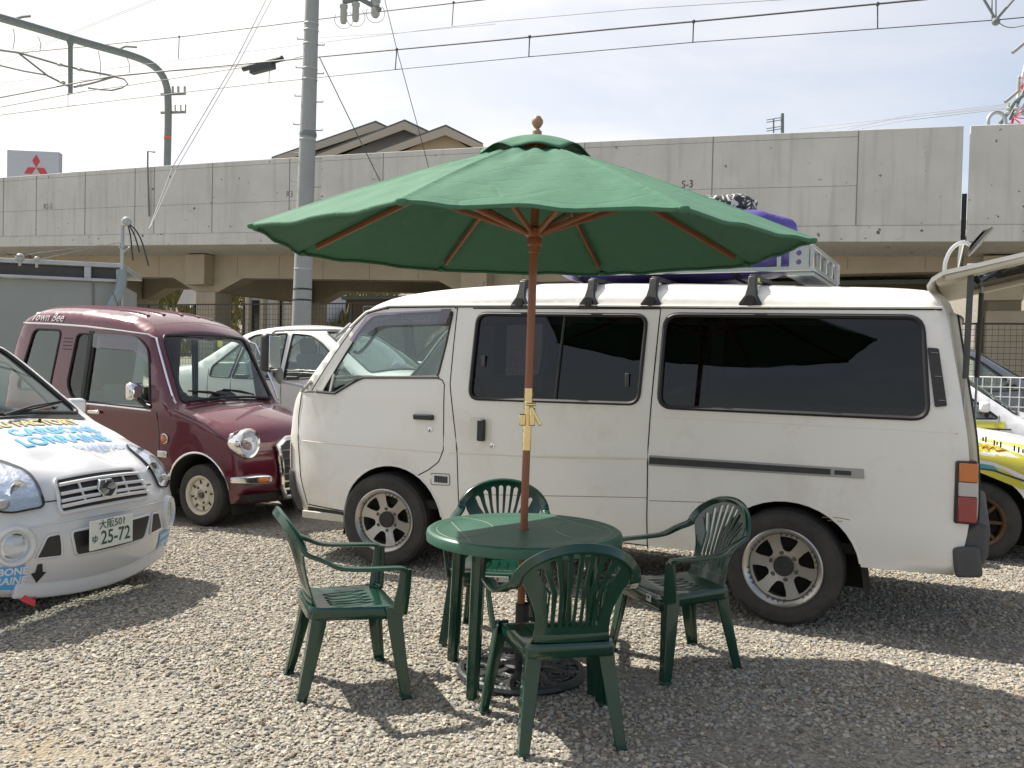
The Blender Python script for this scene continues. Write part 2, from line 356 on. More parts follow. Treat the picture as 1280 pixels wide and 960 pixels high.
def wheel(parent, loc, Rt, Rr, wid, style, side=-1, steer=0.0, spokes=6, rot=0.0):
    """rim mesh is the part, tyre and hub cap its sub-parts; outer face towards local -Y (side=-1)"""
    h = wid / 2; y = lambda v: v
    rb = MB()
    prof = [(Rr * .80, h * .9), (Rr * .84, -h * .3), (Rr * .90, -h * .85), (Rr * .96, -h * .98), (Rr * 1.0, -h * 1.04), (Rr * 1.035, -h * 1.0), (Rr * 1.03, -h * .85)]
    rb.lathe(prof, 'Y', 48)
    if style == 'alloy':
        o = arc((0, 0), Rr * .87, Rr * .87, 0, 352.5, 47); hl = []
        for k in range(spokes):
            a = 360 / spokes * k + rot; ri, ro, da, db = Rr * .44, Rr * .80, 12, 17.5
            hl.append([(ri * math.cos(R(a - da)), ri * math.sin(R(a - da))), (Rr * .40 * math.cos(R(a)), Rr * .40 * math.sin(R(a))), (ri * math.cos(R(a + da)), ri * math.sin(R(a + da))), (Rr * .65 * math.cos(R(a + db)), Rr * .65 * math.sin(R(a + db)))] +
                      [(ro * math.cos(R(a + db - i * db / 3)), ro * math.sin(R(a + db - i * db / 3))) for i in range(7)] + [(Rr * .65 * math.cos(R(a - db)), Rr * .65 * math.sin(R(a - db)))])
        dish = lambda x, z: -h * (.72 - .30 * (1 - (math.hypot(x, z) / Rr)) )
        ex = [(Rr * q * math.cos(R(k * 15)), Rr * q * math.sin(R(k * 15))) for q in (.2, .34) for k in range(24)]
        rb.prism(o, lambda x, z: (x, dish(x, z), z), lambda x, z: (x, dish(x, z) + .022, z), hl, ex)
        rim = rb.build('wheel', m_alloy, parent, angle=30)
        db = MB()
        for k in range(6):
            a = R(60 * k + rot + 20); MB().lathe([(.0145, -h * .44), (.0145, -h * .54), (.0001, -h * .55)], 'Y', 8, (Rr * .36 * math.cos(a), 0, Rr * .36 * math.sin(a))).build('wheel_nut', m_dgrey, rim)
        for k in range(6):
            for j in range(4):
                a = R(60 * k + rot - 13.5 + j * 9); db.lathe([(.0062, -h * .86), (.0062, -h * .93), (.0001, -h * .94)], 'Y', 6, (Rr * .865 * math.cos(a), 0, Rr * .865 * math.sin(a)))
        db.build('rim_rivets', m_dgrey, rim)
        MB().lathe([(Rr * .26, -h * .36), (Rr * .26, -h * .60), (Rr * .23, -h * .66), (.0001, -h * .67)], 'Y', 24).build('hub_cap', m_black, rim)
        bk = MB().lathe([(.0001, h * .2), (Rr * .8, h * .2)], 'Y', 24); bk.build('brake_drum', m_well, rim)
    elif style == 'steel':
        rb.lathe([(Rr * .88, -h * .45), (Rr * .80, -h * .62), (Rr * .62, -h * .55), (Rr * .5, -h * .78), (Rr * .30, -h * .80), (Rr * .27, -h * .62), (.0001, -h * .62)], 'Y', 40)
        rim = rb.build('wheel', m_steelw, parent, angle=30); db = MB()
        for k in range(8):
            a = R(45 * k + 10); M_ = Matrix.Rotation(-a, 3, 'Y'); db.box((Rr * .70 * math.cos(a), -h * .59, Rr * .70 * math.sin(a)), (.035, .012, .016), M_)
        for k in range(4):
            a = R(90 * k + 30); db.lathe([(.011, -h * .78), (.011, -h * .88), (.0001, -h * .9)], 'Y', 8, (Rr * .42 * math.cos(a), 0, Rr * .42 * math.sin(a)))
        db.build('wheel_nuts', m_stick_k, rim)
        MB().lathe([(Rr * .16, -h * .6), (Rr * .16, -h * .85), (.0001, -h * .87)], 'Y', 16).build('hub_cap', m_dgrey, rim)
    else:
        for k in range(8):
            a = R(45 * k + rot); M_ = Matrix.Rotation(-a, 3, 'Y'); rb.box((Rr * .5 * math.cos(a), -h * .6, Rr * .5 * math.sin(a)), (Rr * .82, .02, .024), M_)
        rb.lathe([(Rr * .2, -h * .4), (Rr * .2, -h * .75), (.0001, -h * .78)], 'Y', 20)
        rim = rb.build('wheel', m_bronze, parent, angle=30)
        MB().lathe([(.0001, h * .1), (Rr * .8, h * .1)], 'Y', 24).build('brake_disc', m_well, rim)
    tp = [(Rr * .97, -h * .86), (Rr * 1.05, -h * .96), (Rr + (Rt - Rr) * .45, -h * 1.06), (Rr + (Rt - Rr) * .78, -h * 1.0), (Rt * .985, -h * .84), (Rt, -h * .7), (Rt * 1.002, 0), (Rt, h * .7), (Rt * .985, h * .84), (Rr + (Rt - Rr) * .5, h * 1.04), (Rr * .9, h * .9)]
    tb = MB().lathe(tp, 'Y', 56)
    for y0 in (-.42, -.14, .14, .42):
        tb.lathe([(Rt * .998, h * (y0 - .1)), (Rt * 1.008, h * (y0 - .09)), (Rt * 1.008, h * (y0 + .09)), (Rt * .998, h * (y0 + .1))], 'Y', 56)
    tb.build('tyre', m_rubber, rim, angle=30)
    rim.location = loc; rim.rotation_euler = (0, 0, (steer if side < 0 else math.pi + steer))
    return rim
def archhole(c, rx, rz, low): return [(c[0] - rx * 1.06, low)] + arc(c, rx, rz, 172, 8, 18) + [(c[0] + rx * 1.06, low)]
def liner(parent, body, holes, depth=0.36):
    for h in holes:
        A = np.array(h); Y = body.Y(A[:, 0], A[:, 1]) - 0.004
        for sd in (-1, 1):
            mb = MB(); n = len(h); v = [(a, sd * y, z) for (a, z), y in zip(h, Y)] + [(a, sd * (body.wmax - depth), z) for a, z in h]
            mb.add(v, [(i, i + 1, n + i + 1, n + i) for i in range(n - 1)])
            V, F = fill(h); mb.add([(a, sd * (body.wmax - depth), z) for a, z in V], F); mb.build('wheel_arch_liner', m_well, parent)
# ------------------------------------------------------------------ ground
def sstep(x, a, b): t = np.clip((x - a) / (b - a), 0, 1); return t * t * (3 - 2 * t)
VA = np.array([-18.519, 33.0]); VD = np.array([.9081, -.41874]); VN = np.array([-.41874, -.9081])      # viaduct face line, direction, normal to the camera
def H(x, y):
    x = np.asarray(x, float); y = np.asarray(y, float)
    back = -((x - VA[0]) * VN[0] + (y - VA[1]) * VN[1])                         # metres behind the viaduct face
    dep = (x * .446 + y * .895)
    z = .42 * sstep(dep, 8.6, 10.6) + .35 * sstep(dep, 12, 22) + 4.4 * sstep(back, 11, 22)
    near = np.clip(1 - (np.hypot(x, y) - 14) / 6, 0, 1)
    return z + near * (.010 * np.sin(x * 1.7 + 1) * np.sin(y * 1.3) + .006 * np.sin(x * 4.1 + y * 3.3))
gx = np.unique(np.r_[np.linspace(-600, -60, 12), np.linspace(-60, -12, 40), np.linspace(-12, 12, 121), np.linspace(12, 60, 40), np.linspace(60, 600, 12)])
gy_ = np.unique(np.r_[np.linspace(-80, 0, 12), np.linspace(0, 14, 90), np.linspace(14, 75, 70), np.linspace(75, 900, 16)])
X, Y_ = np.meshgrid(gx, gy_); Z = H(X, Y_); nx, ny = len(gx), len(gy_)
V = np.c_[X.ravel(), Y_.ravel(), Z.ravel()]; F = [(j * nx + i, j * nx + i + 1, (j + 1) * nx + i + 1, (j + 1) * nx + i) for j in range(ny - 1) for i in range(nx - 1)]
mg = bpy.data.materials.new('gravel_ground'); mg.use_nodes = True; nt = mg.node_tree; b = nt.nodes['Principled BSDF']; b.inputs['Roughness'].default_value = .95; b.inputs['Specular IOR Level'].default_value = .2
tx = nt.nodes.new('ShaderNodeTexCoord'); vo = nt.nodes.new('ShaderNodeTexVoronoi'); vo.inputs['Scale'].default_value = 62; nt.links.new(tx.outputs['Object'], vo.inputs['Vector'])
rp = nt.nodes.new('ShaderNodeValToRGB'); rp.color_ramp.elements[0].color = (.15, .135, .11, 1); rp.color_ramp.elements[1].color = (.40, .37, .31, 1); nt.links.new(vo.outputs['Color'], rp.inputs[0])
n2 = nt.nodes.new('ShaderNodeTexNoise'); n2.inputs['Scale'].default_value = .75; n2.inputs['Detail'].default_value = 7; n2.inputs['Roughness'].default_value = .6; nt.links.new(tx.outputs['Object'], n2.inputs['Vector'])
r2 = nt.nodes.new('ShaderNodeValToRGB'); r2.color_ramp.elements[0].position = .56; r2.color_ramp.elements[1].position = .68; nt.links.new(n2.outputs['Fac'], r2.inputs[0])
mx = nt.nodes.new('ShaderNodeMix'); mx.data_type = 'RGBA'; mx.inputs[7].default_value = (.29, .235, .16, 1); nt.links.new(r2.outputs[0], mx.inputs[0]); nt.links.new(rp.outputs[0], mx.inputs[6]); nt.links.new(mx.outputs[2], b.inputs['Base Color'])
bp_ = nt.nodes.new('ShaderNodeBump'); bp_.inputs['Distance'].default_value = .012; bp_.inputs['Strength'].default_value = .9; nt.links.new(vo.outputs['Distance'], bp_.inputs['Height']); nt.links.new(bp_.outputs[0], b.inputs['Normal'])
MATS['gravel_ground'] = mg
g = MB(); g.v = [tuple(q) for q in V]; g.f = F; tag(g.build('gravel_ground', mg, None, angle=180, merge=0, recalc=False), kind='structure')
# crushed stones: one mesh, only where they show
def stones(name, n, ylo, yhi, smin, smax, seed):
    rg = np.random.default_rng(seed); ico = bmesh.new(); bmesh.ops.create_icosphere(ico, subdivisions=1, radius=1); bv = np.array([v.co[:] for v in ico.verts]); bf = np.array([[v.index for v in f.verts] for f in ico.faces]); ico.free()
    t = rg.random(n); y = np.sqrt(ylo ** 2 + t * (yhi ** 2 - ylo ** 2)); x = (rg.random(n) * 2 - 1) * (.70 * y + .7)
    pn = np.sin(x * 1.9 + 2 * np.sin(y * 1.1)) * np.sin(y * 2.3 + 1.4 * np.sin(x * 1.3)) + .5 * np.sin(x * 5 + y * 4)
    for ex, ey, er in ((-2.02, 3.28, .42), (-1.55, 3.22, .25), (1.18, 3.55, .38), (.78, 3.62, .22), (-.45, 3.35, .18), (2.6, 4.9, .3)): pn = pn + 2.2 * np.exp(-(((x - ex) / (er * 1.5)) ** 2 + ((y - ey) / (er * .55)) ** 2) ** 1.5)
    keep = rg.random(n) < np.clip(1.25 - .72 * np.clip(pn, 0, 1.4), .16, 1); x, y = x[keep], y[keep]; n = len(x)
    s = rg.uniform(0, 1, n) ** 2.2 * (smax - smin) + smin; sc = np.c_[s * rg.uniform(.8, 1.5, n), s * rg.uniform(.65, 1.1, n), s * rg.uniform(.42, .8, n)]
    a = rg.uniform(0, 6.283, n); tl = rg.normal(0, .3, n); ca, sa, ct, st = np.cos(a), np.sin(a), np.cos(tl), np.sin(tl)
    v = bv[None] * (1 + rg.normal(0, .17, (n, len(bv), 1))) * sc[:, None]
    vx, vy, vz = v[..., 0], v[..., 1], v[..., 2]; vx, vz = vx * ct[:, None] - vz * st[:, None], vx * st[:, None] + vz * ct[:, None]
    vx, vy = vx * ca[:, None] - vy * sa[:, None], vx * sa[:, None] + vy * ca[:, None]
    P = np.stack([vx + x[:, None], vy + y[:, None], vz + (H(x, y) + sc[:, 2] * rg.uniform(.1, .75, n))[:, None]], -1).reshape(-1, 3)
    Fc = (bf[None] + (np.arange(n) * len(bv))[:, None, None]).reshape(-1, 3)
    me = bpy.data.meshes.new(name); me.vertices.add(len(P)); me.vertices.foreach_set('co', P.ravel()); me.loops.add(Fc.size); me.loops.foreach_set('vertex_index', Fc.ravel().astype(np.int32))
    me.polygons.add(len(Fc)); me.polygons.foreach_set('loop_start', (np.arange(len(Fc)) * 3).astype(np.int32)); me.update(calc_edges=True)
    me.polygons.foreach_set('use_smooth', [False] * len(Fc))
    c = rg.normal(0, 1, n); base = np.where((rg.random(n) < .35)[:, None], np.array([.285, .275, .252])[None], np.array([.39, .352, .285])[None]); base = np.where((rg.random(n) < .04)[:, None], np.array([.30, .22, .16])[None], base)
    colr = np.clip(base * (1 + .17 * c[:, None]), .05, .62); at = me.attributes.new('stone_colour', 'FLOAT_COLOR', 'POINT')
    at.data.foreach_set('color', np.c_[np.repeat(colr, len(bv), 0), np.ones(n * len(bv))].ravel())
    me.materials.append(MATS['stone']); o = bpy.data.objects.new(name, me); COL.objects.link(o); return tag(o, kind='stuff')
ms = bpy.data.materials.new('stone'); ms.use_nodes = True; nt = ms.node_tree; b = nt.nodes['Principled BSDF']; b.inputs['Roughness'].default_value = .85; b.inputs['Specular IOR Level'].default_value = .25
at_ = nt.nodes.new('ShaderNodeAttribute'); at_.attribute_name = 'stone_colour'; nt.links.new(at_.outputs['Color'], b.inputs['Base Color']); MATS['stone'] = ms
tag(stones('gravel_stones', 195000, 2.6, 7.9, .0045, .0140, 11), 'pale grey and tan crushed stone covering the whole yard', 'gravel')

# ------------------------------------------------------------------ concrete
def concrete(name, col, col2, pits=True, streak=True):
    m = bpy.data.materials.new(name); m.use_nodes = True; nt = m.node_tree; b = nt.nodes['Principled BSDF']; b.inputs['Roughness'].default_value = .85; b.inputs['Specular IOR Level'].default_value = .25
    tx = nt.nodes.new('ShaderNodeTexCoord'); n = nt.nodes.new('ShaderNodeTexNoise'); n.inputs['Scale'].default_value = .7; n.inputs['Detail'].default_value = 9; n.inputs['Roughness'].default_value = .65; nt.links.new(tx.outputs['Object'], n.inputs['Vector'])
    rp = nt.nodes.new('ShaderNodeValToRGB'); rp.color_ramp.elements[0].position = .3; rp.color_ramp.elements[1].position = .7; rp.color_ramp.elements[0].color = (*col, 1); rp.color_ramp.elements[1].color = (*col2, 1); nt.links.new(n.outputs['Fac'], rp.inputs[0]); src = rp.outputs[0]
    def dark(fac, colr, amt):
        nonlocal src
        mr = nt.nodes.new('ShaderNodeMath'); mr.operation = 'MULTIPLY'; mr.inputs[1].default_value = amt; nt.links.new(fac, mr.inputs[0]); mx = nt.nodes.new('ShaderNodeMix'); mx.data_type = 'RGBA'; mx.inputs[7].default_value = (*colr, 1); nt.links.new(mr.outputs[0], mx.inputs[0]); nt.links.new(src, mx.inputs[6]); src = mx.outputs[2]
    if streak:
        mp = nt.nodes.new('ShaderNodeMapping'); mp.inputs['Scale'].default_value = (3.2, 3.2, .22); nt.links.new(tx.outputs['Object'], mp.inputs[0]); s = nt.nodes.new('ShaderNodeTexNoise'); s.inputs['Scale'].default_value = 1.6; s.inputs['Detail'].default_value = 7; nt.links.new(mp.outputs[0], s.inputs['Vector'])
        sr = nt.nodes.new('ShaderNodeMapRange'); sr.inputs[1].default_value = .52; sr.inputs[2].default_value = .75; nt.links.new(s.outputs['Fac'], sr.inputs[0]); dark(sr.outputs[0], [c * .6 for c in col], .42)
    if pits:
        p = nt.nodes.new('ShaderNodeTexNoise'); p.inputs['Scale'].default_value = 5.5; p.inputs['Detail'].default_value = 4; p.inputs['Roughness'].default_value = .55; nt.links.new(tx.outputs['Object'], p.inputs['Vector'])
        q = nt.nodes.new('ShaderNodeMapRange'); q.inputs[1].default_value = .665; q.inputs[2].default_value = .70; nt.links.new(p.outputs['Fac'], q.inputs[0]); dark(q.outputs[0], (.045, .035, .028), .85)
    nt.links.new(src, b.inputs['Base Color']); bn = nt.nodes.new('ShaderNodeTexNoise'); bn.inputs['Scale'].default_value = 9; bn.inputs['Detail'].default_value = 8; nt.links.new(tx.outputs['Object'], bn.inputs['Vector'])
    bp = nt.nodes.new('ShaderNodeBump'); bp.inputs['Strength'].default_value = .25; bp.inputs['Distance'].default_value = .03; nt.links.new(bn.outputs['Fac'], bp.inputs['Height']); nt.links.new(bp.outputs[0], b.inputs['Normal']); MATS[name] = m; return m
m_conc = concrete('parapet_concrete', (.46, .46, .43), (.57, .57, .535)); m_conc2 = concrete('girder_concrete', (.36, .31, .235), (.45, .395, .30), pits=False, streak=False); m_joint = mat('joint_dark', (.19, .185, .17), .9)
m_conc3 = concrete('old_concrete', (.33, .33, .31), (.42, .41, .38))
# local frame of the viaduct: x along the face, y behind it
va = math.atan2(VD[1], VD[0])
def ztop(x): return 7.677 + (6.786 - 7.677) * x / 31.045 + .16 * max(0, 1 - ((x - 17) / 17) ** 2)
def zlip(x): return 5.201 + (4.315 - 5.201) * x / 31.045 + .04 * max(0, 1 - ((x - 17) / 17) ** 2)
def viaduct(x0, x1, label, cols, joints, seed):
    root = thing('railway_viaduct', (float(VA[0]), float(VA[1]), 0), va, label, 'viaduct')
    xs = np.r_[np.arange(x0, x1, 2.0), x1]
    def strip(nm, sec, m, **k):
        """sec(x) = closed section list of (y, z)"""
        S = [sec(x) for x in xs]; n = len(S[0]); mb = MB(); v = [(x, a, b) for x, s_ in zip(xs, S) for a, b in s_]
        f = [(i * n + j, i * n + (j + 1) % n, (i + 1) * n + (j + 1) % n, (i + 1) * n + j) for i in range(len(xs) - 1) for j in range(n)] + [tuple(range(n)), tuple((len(xs) - 1) * n + j for j in range(n))]
        return mb.add(v, f).build(nm, m, root, angle=25, **k)
    pp = strip('parapet', lambda x: [(0, zlip(x) + .36), (0, ztop(x)), (.22, ztop(x)), (.22, zlip(x) + .36)], m_conc, bevel=.015)
    strip('parapet_far', lambda x: [(9.6, zlip(x) + .36), (9.6, ztop(x) - .6), (9.8, ztop(x) - .6), (9.8, zlip(x) + .36)], m_conc)
    strip('deck_edge', lambda x: [(-.035, zlip(x)), (-.035, zlip(x) + .355), (9.85, zlip(x) + .355), (9.85, zlip(x)), (8.0, zlip(x) - .12), (1.8, zlip(x) - .12)], m_conc, bevel=.01)
    mb = MB()
    for x in joints: mb.box((x, -.003, (ztop(x) + zlip(x) + .36) / 2), (.018, .012, ztop(x) - zlip(x) - .40))
    for a, b in zip(joints[:-1], joints[1:]):
        for fr in (.42, .93) if seed == 1 else (.42,):
            z0 = (ztop(a) * fr + (zlip(a) + .36) * (1 - fr)); z1 = (ztop(b) * fr + (zlip(b) + .36) * (1 - fr)); mb.tube([(a, .002, z0), (b, .002, z1)], .007, 4)
    if joints: mb.build('formwork_joint', m_joint, pp, smooth=False)
    for y0, ym in ((1.8, 2.45), (7.3, 7.95)):
        mb = MB(); pts = []
        xx = sorted(cols)
        def zb(x): return zlip(x) - .12 - (.76 - .42 * float(sstep(x, 20, 25)))
        lo = [x0]; 
        path = [(x0, zb(x0))]
        for c in xx:
            if c - 1.7 > x0 and c + 1.7 < x1: path += [(c - 1.55, zb(c - 1.55)), (c - .45, zb(c) - .50), (c + .45, zb(c) - .50), (c + 1.55, zb(c + 1.55))]
        path.append((x1, zb(x1))); top = [(x, zlip(x) - .122) for x in np.linspace(x1, x0, 24)]
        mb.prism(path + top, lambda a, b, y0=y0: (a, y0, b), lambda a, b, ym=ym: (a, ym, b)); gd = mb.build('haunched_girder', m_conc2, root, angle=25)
        mb = MB()
        for x in np.arange(x0 + .6, x1, 1.75): mb.box((x, y0 - .002, (zlip(x) - .14 + zb(x) + .02) / 2), (.012, .008, zlip(x) - .14 - zb(x) - .04))
        mb.build('formwork_joint', mat('joint_tan', (.22, .18, .13), .9), gd, smooth=False)
    for c in cols:
        for y0 in (2.125, 7.625):
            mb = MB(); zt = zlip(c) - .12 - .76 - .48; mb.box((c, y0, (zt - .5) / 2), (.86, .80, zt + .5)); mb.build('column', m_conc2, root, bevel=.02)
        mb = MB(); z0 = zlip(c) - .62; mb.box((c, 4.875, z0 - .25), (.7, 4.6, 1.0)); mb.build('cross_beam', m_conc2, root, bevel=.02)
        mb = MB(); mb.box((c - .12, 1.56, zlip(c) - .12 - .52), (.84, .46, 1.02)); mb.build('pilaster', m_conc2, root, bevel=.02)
    return root
v1 = viaduct(-14, 31.04, 'long pale concrete railway viaduct left of the open joint, marked S-3', (-10, -1.0, 8.05, 18.6), [-6.2, -3, .2, 1.9, 4.3, 6.6, 7.45, 9.9, 12.9, 16.2, 19.3, 22.3, 25.6, 28.9], 1)
v2 = viaduct(31.17, 50, 'shorter concrete viaduct section right of the open vertical joint', (32.1, 42), [32.9, 36.5, 40], 2)
for s_, x, z in (('S-3', 25.0, 5.93), ('R3', 12.91, 6.36), ('R2-2', 2.49, 6.52)): letters('stencil_lettering', s_, .26, lambda a, b, x=x, z=z: (x + a, -.006, z + b), m_stick_k if s_ == 'S-3' else mat('faded_stencil', (.14, .14, .14), .9), v1, sx=.9)
MB().box((31.105, .25, 4.9), (.10, .12, 1.0)).build('joint_filler', m_stick_k, v1)
def P(x, y, z): q = VA + VD * x - VN * y; return Vector((float(q[0]), float(q[1]), z))      # viaduct frame to world
dp = MB().tube([P(7.55, -.10, 8.0), P(7.25, -.10, 8.05), P(7.25, -.10, 7.6), P(7.3, -.06, 5.95)], .028, 8).build('conduit_pipe', m_mast); tag(dp, 'thin dark conduit pipe running down the face of the viaduct at left', 'pipe')
# boundary fence under the viaduct
m_fence = mat('fence_dark', (.03, .033, .03), .6)
def fence(x0, x1, yb, zt, zb, label, nb=16, cat='fence', m=None, name='mesh_fence'):
    root = thing(name, tuple(P(x0, yb, zb)), va, label, cat); m = m or m_fence; Lg = x1 - x0
    for i in range(int(Lg / 1.9) + 1): MB().box((i * 1.9, 0, (zt - zb) / 2), (.06, .06, zt - zb)).build('fence_post', m, root)
    mb = MB()
    for i in range(int(Lg / .11)): mb.box((i * .11, -.02, (zt - zb) / 2), (.007, .006, zt - zb - .1))
    for k in range(nb): mb.box((Lg / 2, -.027, .08 + (zt - zb - .1) * k / (nb - 1)), (Lg, .006, .009))
    mb.box((Lg / 2, 0, zt - zb - .02), (Lg, .03, .04)); mb.build('mesh_panel', m, root, smooth=False); return root
fence(4.5, 21.5, -1.0, 3.03, .7, 'dark mesh fence along the viaduct columns behind the saloon car')
fence(28.6, 37, -1.0, 2.52, .6, 'dark mesh fence in front of the columns at far right, behind the grey car')
# things under and behind the viaduct
def shedbox(name, x0, x1, y0, y1, z0, z1, m, label, cat, wins=(), mt=None, roof=True):
    c = P((x0 + x1) / 2, (y0 + y1) / 2, z0); root = thing(name, tuple(c), va, label, cat); w, d, h = x1 - x0, y1 - y0, z1 - z0
    MB().box((0, 0, h / 2), (w, d, h)).build('wall', m, root)
    if roof: MB().box((0, 0, h + .06), (w + .4, d + .4, .12)).build('roof', mt or m_mast, root)
    for a, b, ww, hh in wins:
        f = MB().box((a, -d / 2 - .02, b), (ww + .1, .06, hh + .1)).build('window', mat('frame_pale', (.45, .44, .42), .5), root); MB().box((a, -d / 2 - .055, b), (ww, .02, hh)).build('pane', mat('pane_dark', (.03, .035, .04), .1), f)
    return root
m_brown = mat('brown_boards', (.12, .085, .055), .8, noise=(2, .5, (.17, .12, .08))); m_tanw = mat('tan_render', (.38, .31, .21), .85, noise=(1.2, .4, (.3, .24, .17)))
shedbox('store_building', 12.2, 16.2, 4.2, 6.8, .7, 3.5, m_brown, 'brown store building under the viaduct beside the grey utility pole', 'building', [(.7, 2.35, 1.0, .5), (-.9, 2.35, .9, .4)])
shedbox('store_building', 20.5, 30.4, 4.0, 7.0, .6, 3.75, m_brown, 'long dark store building with small windows under the viaduct, behind the ladder', 'building', [(-3 + i * 1.5, 2.75, 1.1, .42) for i in range(5)])
shedbox('boundary_wall', 4, 14, 10.3, 10.55, .7, 2.4, m_tanw, 'low tan wall seen beneath the viaduct span left of the utility pole', 'wall', roof=False)
shedbox('boundary_wall', 5.0, 8.6, 10.3, 10.55, .7, 2.75, mat('dark_boards', (.07, .06, .05), .85), 'low dark board wall beneath the viaduct above the maroon car roof', 'wall', roof=False)
sh = shedbox('roller_shutter', 32.75, 36.5, 2.3, 2.6, .6, 3.0, mat('shutter_brown', (.20, .12, .055), .6, noise=(3, .4, (.26, .17, .09))), 'brown shutter between the viaduct columns at far right', 'shutter', roof=False)
# bank with dry grass behind
m_dry = mat('dry_grass', (.20, .16, .05), .9, noise=(.6, .7, (.10, .115, .035)))
rg = np.random.default_rng(21); mb = MB()
for i in range(9000):
    x = rg.uniform(-24, 4); y = rg.uniform(13.5, 24.5); q = P(x, y, 0); z = float(H(q.x, q.y)); h = rg.uniform(.25, .75); a = rg.uniform(0, 6.28); w = rg.uniform(.06, .16); dx, dy = math.cos(a) * w, math.sin(a) * w
    l = rg.normal(0, .16, 2); mb.add([(q.x - dx, q.y - dy, z - .05), (q.x + dx, q.y + dy, z - .05), (q.x + l[0], q.y + l[1], z + h)], [(0, 1, 2)])
tag(mb.build('dry_grass', m_dry, None, smooth=False, merge=0, recalc=False), 'yellow and rust dry grass on the bank beyond the viaduct', 'grass', kind='stuff')
def px(x, y, dep): d = fw + rt * ((x - 640) / 1145) - up * ((y - 480) / 1145); return Vector((0, 0, 1.5)) + d * (dep / d.y)
sw = MB().prism([(-.5, 0), (.35, 0), (1.2, 2.0), (.5, 2.05)], lambda a, b: (a + .12 * b, 0, b), lambda a, b: (a + .12 * b, .5, b)).build('wrapped_bundle', mat('white_sheet', (.72, .72, .74), .6, bump=(2, .8)), None); sw.location = px(230, 381, 47) ; sw.rotation_euler = (0, 0, va); tag(sw, 'white sheet draped over a leaning bundle on the dry bank', 'sheet')
def house(x, y, w, d, z0, h, rh, wallm, roofm, label, ridge='y', wins=()):
    c = P(x, y, z0); root = thing('house', tuple(c), va, label, 'house'); MB().box((0, 0, h / 2), (w, d, h)).build('wall', wallm, root)
    if ridge == 'x': pr = [(-d / 2 - .4, h - .1), (d / 2 + .4, h - .1), (0, h + rh)]; MB().prism(pr, lambda a, b: (-w / 2 - .4, a, b), lambda a, b: (w / 2 + .4, a, b)).build('roof', roofm, root)
    else: pr = [(-w / 2 - .4, h - .1), (w / 2 + .4, h - .1), (0, h + rh)]; MB().prism(pr, lambda a, b: (a, -d / 2 - .4, b), lambda a, b: (a, d / 2 + .4, b)).build('roof', roofm, root)
    for a, b, ww, hh in wins:
        f = MB().box((a, -d / 2 - .03, b), (ww + .14, .08, hh + .14)).build('window', MATS['frame_pale'], root); MB().box((a, -d / 2 - .075, b), (ww, .02, hh)).build('pane', MATS['pane_dark'], f)
m_rb = mat('roof_blue_grey', (.15, .17, .20), .6, noise=(3, .4, (.20, .22, .25))); m_wl = mat('wall_cream', (.50, .46, .38), .8); m_wh = mat('wall_white', (.62, .62, .60), .8)
def vx(w): d = np.array([w.x, w.y]) - VA; return float(d @ VD), float(-(d @ VN))
def hpx(x, dep): d_ = fw + rt * ((x - 640) / 1145); return vx(Vector((0, 0, 0)) + d_ * (dep / d_.y))
X0 = hpx(182, 60); house(X0[0], X0[1], 4.6, 5, 4.6, 2.2, 1.3, m_wl, m_rb, 'cream house with blue-grey roof beyond the dry bank, farthest left under the span', 'x', [(-1.2, 1.3, 1.2, .9), (1.2, 1.3, 1.2, .9)])
X0 = hpx(226, 62); house(X0[0], X0[1], 4.2, 5, 4.6, 2.3, 1.3, m_wh, m_rb, 'white house with blue-grey roof beyond the dry bank, above the white sheet', 'x', [(-1.0, 1.3, 1.3, 1.0), (1.1, 1.3, 1.1, 1.0)])
X0 = hpx(325, 62); house(X0[0], X0[1], 7, 5, 4.4, 4.0, 1.5, m_wl, m_rt0 := mat('roof_brown', (.15, .11, .08), .7), 'cream house with brown roof far behind the white building, left of the utility pole', 'x', [(-1.8, 1.6, 1.3, 1.2), (1.6, 1.6, 1.3, 1.2)])
X0 = hpx(338, 46); wb = shedbox('colonnaded_building', X0[0] - 1.7, X0[0] + 2.0, X0[1], X0[1] + 3.5, 2.0, 5.6, m_wh, 'white building with columns seen under the span left of the utility pole', 'building', [(-1.0, 1.5, .7, 1.6), (.3, 1.5, .5, 1.6), (1.3, 1.5, .5, 1.6)], m_rb)
for i in range(4): MB().box((-1.45 + i * .9, -1.95, 1.5), (.2, .2, 3.0)).build('column', m_wl, wb)
